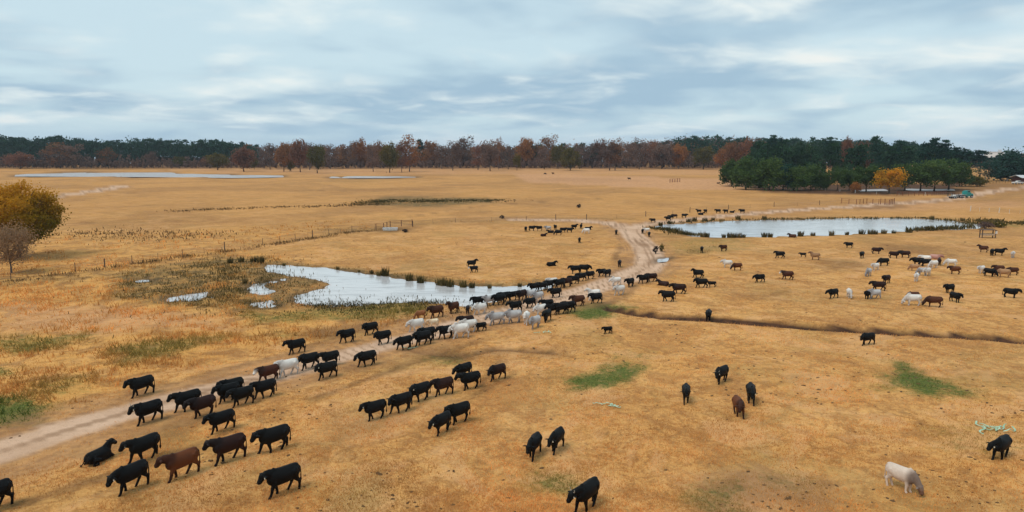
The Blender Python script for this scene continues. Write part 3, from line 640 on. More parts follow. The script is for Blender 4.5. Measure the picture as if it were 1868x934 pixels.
# the two near trees at the left edge
def big_tree(name, label, x, yb, yt, wpx, kind, n, leaf, lm, seed, cx=0.0, bark=BARK, r0=.28):
    p = at(x, yb); dep = math.hypot(p.x, p.y); a = math.atan((yt-IH/2)/FPX)+PITCH; h = HC-p.z-dep*math.tan(a); w = wpx*dep/FPX/1.15
    t = empty(name, p); tag(t, label, 'tree', None)
    ob('trunk', trunk_mesh("trunk", kind, seed, h, w, r0, 12), bark, t)
    rg = np.random.default_rng(seed); P, s = crown_pts(rg, kind, n, h, w); V, F = quads(P, leaf, rg)
    zz = np.repeat(P[:, 2]/h, 4); xx = np.repeat(P[:, 0]/w, 4); s = np.repeat(s, 4)
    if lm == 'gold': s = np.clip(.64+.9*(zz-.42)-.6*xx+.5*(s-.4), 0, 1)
    m = mesh_np("crown", V, F); vattr(m, "rnd", s); ob('crown', m, LM[lm], t); return t
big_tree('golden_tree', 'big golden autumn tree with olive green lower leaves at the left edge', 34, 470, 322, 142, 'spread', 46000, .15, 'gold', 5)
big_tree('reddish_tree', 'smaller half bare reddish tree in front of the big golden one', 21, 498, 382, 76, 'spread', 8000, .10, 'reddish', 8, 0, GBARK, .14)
# ================================================================ cattle
def coat(name, body, ext, face=None, mott=.15, rough=.55, leg=None):
    m, n = newmat(name); face = face or ext
    a = n.n('ShaderNodeAttribute', dict(attribute_name='region')); s = n.n('ShaderNodeSeparateColor', None, _0=a.outputs[0]).outputs
    t = n.n('ShaderNodeTexCoord').outputs['Object']; no = n.noise(t, 3.0, 4, .6); oi = n.n('ShaderNodeObjectInfo').outputs['Random']
    c = n.mix(n.math('MULTIPLY', n.ramp(no, .35, .7), mott*3), body, tuple(x*.6+.4*y for x, y in zip(body, ext)))
    c = n.mix(n.math('MULTIPLY', s[1], .85), c, ext); c = n.mix(s[0], c, leg or ext); c = n.mix(s[2], c, face)
    c = n.mix(1.0, c, n.n('ShaderNodeCombineColor', None, _0=n.math('ADD', n.math('MULTIPLY', oi, .3), .85), _1=n.math('ADD', n.math('MULTIPLY', oi, .3), .85), _2=n.math('ADD', n.math('MULTIPLY', oi, .3), .85)), 'MULTIPLY')
    bp = n.n('ShaderNodeBump', None, Strength=.3, Distance=.01, Height=n.noise(t, 40.0, 2, .6)).outputs[0]
    b = finish(n, c, rough, bp, .12); return m
COAT = {
 'black': coat("black_coat", (.0065, .006, .006), (.004, .004, .004)),
 'dkbrown': coat("dark_brown_coat", (.028, .011, .008), (.009, .006, .006)),
 'brown': coat("brown_coat", (.075, .026, .013), (.03, .013, .009)),
 'red': coat("red_brown_coat", (.115, .036, .013), (.03, .011, .007)),
 'hereford': coat("white_faced_brown_coat", (.062, .020, .011), (.024, .012, .009), (.72, .66, .60)),
 'tan': coat("tan_coat", (.36, .20, .10), (.24, .13, .07)),
 'rust': coat("rust_calf_coat", (.26, .10, .04), (.17, .07, .03)),
 'white': coat("white_coat", (.72, .67, .61), (.50, .45, .41)),
 'grey': coat("grey_coat", (.48, .46, .45), (.22, .20, .20)),
 'cream': coat("cream_coat", (.72, .58, .40), (.55, .38, .24)),
 'roan': coat("pinkish_roan_coat", (.52, .27, .22), (.36, .17, .13)),
 'browncream': coat("cream_coat_with_brown_forequarters", (.58, .47, .39), (.10, .062, .046), (.13, .065, .04), leg=(.55, .43, .34)),
 'blackwhiteface': coat("white_faced_black_coat", (.010, .010, .012), (.006, .006, .007), (.7, .66, .6)),
}
TAGM = simple("ear_tag_plastic", (.85, .82, .68), (.8, .77, .6), 5, .4)
HORN = simple("horn", (.45, .40, .32), (.2, .17, .13), 12, .5)
DARKM = simple("dark_eye", (.01, .008, .007), (.02, .015, .01), 5, .2, .5)
def rotz(p, a, o): 
    p = Vector(p)-Vector(o); return Vector((p.x*math.cos(a)-p.y*math.sin(a), p.x*math.sin(a)+p.y*math.cos(a), p.z))+Vector(o)
def cow_shape(pose, kind='cow'):
    """returns MB parts, skeleton info; faces +X, stands on z=0"""
    b = MB(); calf = kind == 'calf'; br = kind == 'brahman'
    lie = pose.startswith('L'); dz = -.60 if lie else 0.0
    k = .86 if calf else 1.0
    T = [(-.75, 1.10, .14, .11), (-.70, 1.08, .24, .20), (-.58, 1.045, .325, .265), (-.38, 1.0, .375, .30), (-.12, .955, .41, .335), (.14, .94, .42, .34), (.36, .94, .435, .315), (.54, .965, .41, .275), (.67, 1.0, .35, .225), (.76, 1.04, .23, .14)]
    Y = Vector((0, 0, 1))
    b.tube([(x, 0, z+dz+(.03 if calf else 0)) for x, z, h, w in T], [(w*k*(1.12 if lie else 1), h*k) for x, z, h, w in T], 20)
    b.tube([(x, 0, z+dz+h*.72) for x, z, h, w in T[1:-1]], [(w*.5*k, h*.32*k) for x, z, h, w in T[1:-1]], 12)   # flat topline
    # hips
    for s in (-1, 1): b.tube([(-.52, s*.15, 1.2+dz), (-.42, s*.2, 1.08+dz), (-.34, s*.2, .9+dz)], [.11, .16, .13], 10)
    if br: b.tube([(.30, 0, 1.32+dz), (.44, 0, 1.46+dz), (.58, 0, 1.44+dz), (.72, 0, 1.28+dz)], [.05, (.09, .13), (.09, .12), .05], 10)
    elif kind == 'cow': b.tube([(.30, 0, 1.30+dz), (.50, 0, 1.37+dz), (.72, 0, 1.28+dz)], [.05, (.10, .10), .06], 10)
    # head & neck
    P = dict(W=(.98, 1.27, -.98), U=(.90, 1.50, -.62), G=(1.03, .62, -1.2), A=(1.01, 1.10, -1.02))
    hp = pose[-1] if pose[-1] in 'UGA' else 'W'
    yaw = 0.0
    if 'l' in pose: yaw = .45
    if 'r' in pose: yaw = -.45
    if lie: hp = 'U'
    px_, pz, pit = P[hp]; px_ *= 1.0; pz += dz
    poll = Vector((px_, 0, pz)); hd = Vector((math.cos(pit), 0, math.sin(pit))); muz = poll+hd*.41
    n0 = Vector((.56, 0, 1.10+dz)); n1 = n0.lerp(poll, .5)+Vector((0, 0, .04 if hp != 'G' else .08))
    def yz(p): p = Vector(p); f = sstep(.5, .95, np.array(p.x-.0)).item(); return rotz(p, yaw*f, n0)
    b.tube([yz(n0), yz(n1), yz(poll)], [(.20*k, .32*k), (.15*k, .24*k), (.12*k, .175*k)], 14)
    b.tube([yz(poll-hd*.07), yz(poll+hd*.04), yz(poll+hd*.17), yz(poll+hd*.28), yz(muz), yz(muz+hd*.045)], [(.12, .13), (.17, .19), (.15, .17), (.118, .13), (.12, .118), (.09, .09)], 14)
    low = (n1+Vector((0, 0, -.20)))
    b.tube([yz(poll+hd*.14+Vector((-.03, 0, -.08))), yz(low), (.70, 0, .74+dz), (.52, 0, .62+dz)], [(.03, .05), (.035, .13 if br else .09), (.05, .16 if br else .10), (.06, .08)], 8)   # dewlap
    legs = []
    if not lie:
        ph = {'1': (.34, -.20, -.16, .30), '2': (-.18, .36, .28, -.20), '3': (.12, -.30, .22, -.10), 'S': (.02, -.06, .05, -.08)}[pose[0] if pose[0] in '123' else 'S']
        for i, (hx, s) in enumerate(((.47, 1), (.47, -1), (-.47, 1), (-.47, -1))):
            a = ph[i]; ca, sa = math.cos(a), math.sin(a)
            if i < 2: L = [(0, .98, (.10, .20)), (-.02, .74, (.10, .15)), (.02, .42, (.08, .086)), (.0, .36, (.072, .078)), (.0, .14, (.058, .062)), (.03, .07, (.068, .074)), (.05, .0, (.06, .075))]
            else: L = [(0, .98, (.15, .26)), (.06, .76, (.12, .20)), (-.04, .58, (.075, .11)), (-.13, .46, (.074, .095)), (-.10, .30, (.06, .066)), (-.05, .13, (.06, .064)), (-.03, .07, (.055, .06)), (-.01, .0, (.06, .075))]
            pts = []; zt = .98
            for x, z, r in L:
                dx, dz_ = x, z-zt; X = dx*ca-dz_*sa*1.0; Z = zt+dx*sa*0+dz_*(1-(1-ca)*.8)
                if abs(a) > .25 and z < .3 and ((i < 2 and a < 0) or (i >= 2 and a < 0)): X -= .05*(0.3-z)/.3   # trailing foot flexed
                pts.append((hx+X, s*(.155 if z > .6 else .145), max(Z, .0)))
            zmin = min(p[2] for p in pts)
            pts = [(x, y, z-zmin*(1-z/1.0)) for x, y, z in pts]
            b.tube([tuple(p) for p in pts], [r for _, _, r in L], 10, Vector((1, 0, 0))); legs.append([Vector(p) for p in pts])
    else:
        for s in (-1, 1):
            b.tube([(.55, s*.2, .30), (.80, s*.22, .12), (.95, s*.16, .08), (.62, s*.2, .06), (.52, s*.2, .06)], [.14, .08, .06, .05, .05], 8)
            b.tube([(-.50, s*.26, .34), (-.15, s*.36, .22), (-.30, s*.40, .08), (-.62, s*.36, .07), (-.35, s*.44, .05)], [.2, .13, .08, .06, .05], 8)
            legs.append([Vector((.8, s*.22, .1)), Vector((.6, s*.2, .05))]); legs.append([Vector((-.6, s*.36, .05)), Vector((-.3, s*.4, .05))])
    hq = yaw*sstep(.5, .95, np.array(poll.x)).item()
    return b, dict(poll=poll, hd=hd, muz=muz, yz=yz, legs=legs, n0=n0, n1=n1, dz=dz, lie=lie, kind=kind, hyaw=yaw)
def ptseg(P, a, b):
    a = np.array(a); b = np.array(b); e = b-a; t = np.clip(((P-a)@e)/(e@e+1e-9), 0, 1); return np.linalg.norm(P-a-t[:, None]*e, axis=1)
COWS = {}
def make_cow_mesh(pose, kind):
    if (pose, kind) in COWS: return COWS[pose, kind]
    b, I = cow_shape(pose, kind)
    tmp = ob("tmp_body", b.mesh("tmp_body")); bpy.context.view_layer.update()
    md = tmp.modifiers.new("r", 'REMESH'); md.mode = 'VOXEL'; md.voxel_size = .024; md.use_smooth_shade = True
    ms = tmp.modifiers.new("s", 'SMOOTH'); ms.factor = .6; ms.iterations = 3
    mdc = tmp.modifiers.new("d", 'DECIMATE'); mdc.ratio = .32
    dg = bpy.context.evaluated_depsgraph_get(); me = bpy.data.meshes.new_from_object(tmp.evaluated_get(dg)); bpy.data.objects.remove(tmp)
    yz, poll, hd, muz = I['yz'], I['poll'], I['hd'], I['muz']
    # ears, added as fine lobes to the same mesh
    e = MB()
    sd = Vector((-math.sin(I['hyaw']), math.cos(I['hyaw']), 0))
    big = 1.35 if kind == 'brahman' else 1.0
    for s in (-1, 1):
        p0 = yz(poll+hd*.03)+sd*s*.09; dr = .10 if kind == 'brahman' else .0; p1 = p0+sd*s*.15*big+Vector((0, 0, .01-dr*.5)); p2 = p0+sd*s*.27*big+Vector((0, 0, -.02-dr))
        e.tube([p0, p1, p2], [(.035, .025), (.085, .03), (.03, .015)], 8)
    if pose != 'x':
        zt = 1.18+I['dz']; sw = .04
        if not I['lie']: tail = [(-.70, 0, zt+.05), (-.80, .01, zt-.08), (-.82, .03, .80), (-.81, .02, .55), (-.81, .0, .44), (-.80, .0, .30)]
        else: tail = [(-.70, 0, zt), (-.80, .05, zt-.15), (-.84, .15, .20), (-.84, .30, .06), (-.78, .38, .05), (-.72, .42, .05)]
    t = MB(); t.tube(tail, [.038, .03, .024, .028, .055, .015], 8, Vector((1, 0, 0)))
    co = np.empty(len(me.vertices)*3, np.float32); me.vertices.foreach_get('co', co); co = co.reshape(-1, 3)
    nv, nf = len(co), [tuple(p.vertices) for p in me.polygons]
    V = np.concatenate([co, np.array(e.v)]); Fc = nf+[tuple(i+nv for i in f) for f in e.f]
    full_t = len(V); V2 = np.concatenate([V, np.array(t.v)]); F2 = Fc+[tuple(i+full_t for i in f) for f in t.f]
    def region(P):
        n = len(P); r = np.zeros((n, 4)); r[:, 3] = 1
        if not I['lie']: r[:, 0] = 1-sstep(.30, .62, P[:, 2])
        else: r[:, 0] = (1-sstep(.05, .2, P[:, 2]))*.7
        dn = ptseg(P, yz(I['n1']), yz(muz)); r[:, 1] = 1-sstep(.30, .62, dn)
        if kind == 'brahman': r[:, 1] = np.maximum(r[:, 1], .8*sstep(1.32, 1.42, P[:, 2]-I['dz']))
        r[:, 2] = 1-sstep(.12, .20, ptseg(P, yz(poll+hd*.10), yz(muz+hd*.05))); return r
    out = []
    for Vv, Ff, nm in ((V, Fc, 'body'), (V2, F2, 'body')):
        m = bpy.data.meshes.new(nm); m.from_pydata([tuple(map(float, v)) for v in Vv], [], Ff); m.polygons.foreach_set('use_smooth', [True]*len(m.polygons))
        vattr(m, 'region', region(Vv), 'FLOAT_COLOR'); m.materials.append(COAT['black']); out.append(m)
    tm = t.mesh('tail', COAT['black'], True); vattr(tm, 'region', np.array([[.6, .3, 0, 1]]*len(tm.vertices)), 'FLOAT_COLOR')
    sdv = sd; q = yz(poll+hd*.03)
    tg = MB(); c = q+sd*.18*big+Vector((hd.x*.03, 0, -.09)); tg.box(tuple(c), (.02, .075, .09), I['hyaw']); tg.box((c.x, c.y, c.z+.055), (.014, .03, .03), I['hyaw']); tgm = tg.mesh('ear_tag', TAGM)
    ey = []
    for s in (-1, 1):
        c = yz(poll+hd*.12)+sd*s*.152+Vector((0, 0, .04)); mb = MB(); mb.tube([c-sd*s*.01, c+sd*s*.012, c+sd*s*.02], [.016, .02, .008], 6); ey.append(mb.mesh('eye', DARKM, True))
    hn = []
    for s in (-1, 1):
        c = yz(poll)+sd*s*.06+Vector((0, 0, .07)); mb = MB(); mb.tube([c, c+sd*s*.09+Vector((0, 0, .03)), c+sd*s*.14+Vector((.03, 0, .12)), c+sd*s*.12+Vector((.05, 0, .2))], [.03, .027, .018, .005], 7); hn.append(mb.mesh('horn', HORN, True))
    mz = MB(); c = yz(muz+hd*.02); d2 = (yz(muz+hd*.05)-yz(muz)).normalized(); mz.tube([c, c+d2*.05, c+d2*.065], [(.08, .075), (.066, .062), (.04, .04)], 8); mzm = mz.mesh('muzzle', DARKM, True)
    COWS[pose, kind] = dict(body=out[0], full=out[1], tail=tm, tag=tgm, eyes=ey, horns=hn, muzzle=mzm); return COWS[pose, kind]
def setmat(o, m): o.material_slots[0].link = 'OBJECT'; o.material_slots[0].material = m
def cow(x, y, rel, ct, pose, sc, label, group, extra=''):
    p = at(x, y); az = math.atan2(p.x, p.y); rz = R(rel)-az
    kind = 'calf' if 'c' in extra else 'brahman' if 'b' in extra else 'cow'
    if pose[0] in '123' and kind == 'cow': pose = random.choice('1123')+random.choice(['', '', 'l', 'r'])+pose[-1]
    D = make_cow_mesh(pose, kind); C_ = COAT[ct]; size_px = 1.4*sc*FPX/p.length
    nm = 'calf' if (kind == 'calf' or sc < .8) else 'cow'; lying = pose.startswith('L')
    s3 = (sc*random.uniform(1.02, 1.10), sc*random.uniform(.98, 1.10), sc*random.uniform(.98, 1.02))
    z = p.z-.02*sc; rz += random.uniform(-.04, .04)
    if size_px > 15:
        t = empty(nm, (p.x, p.y, z), rz, s3)
        for part, m in (('body', D['body']), ('tail', D['tail'])): setmat(ob(part, m, None, t), C_)
        ob('eye', D['eyes'][0], None, t); ob('eye', D['eyes'][1], None, t); ob('muzzle', D['muzzle'], None, t)
        if 't' in extra: ob('ear_tag', D['tag'], None, t)
        if 'h' in extra: ob('horn', D['horns'][0], None, t); ob('horn', D['horns'][1], None, t)
    else:
        t = ob(nm, D['full'], None, None, (p.x, p.y, z)); setmat(t, C_); t.rotation_euler = (0, 0, rz); t.scale = s3
    tag(t, label, nm, group)
G1, G2, G3, G4, G5, G6, G7 = ('cattle walking in the foreground left', 'cattle crowded along the road', 'black cattle filing beside the pond', 'cattle resting in the middle pasture', 'cattle standing by the right pond and far track', 'cattle scattered over the right pasture', 'cattle in the near right pasture')
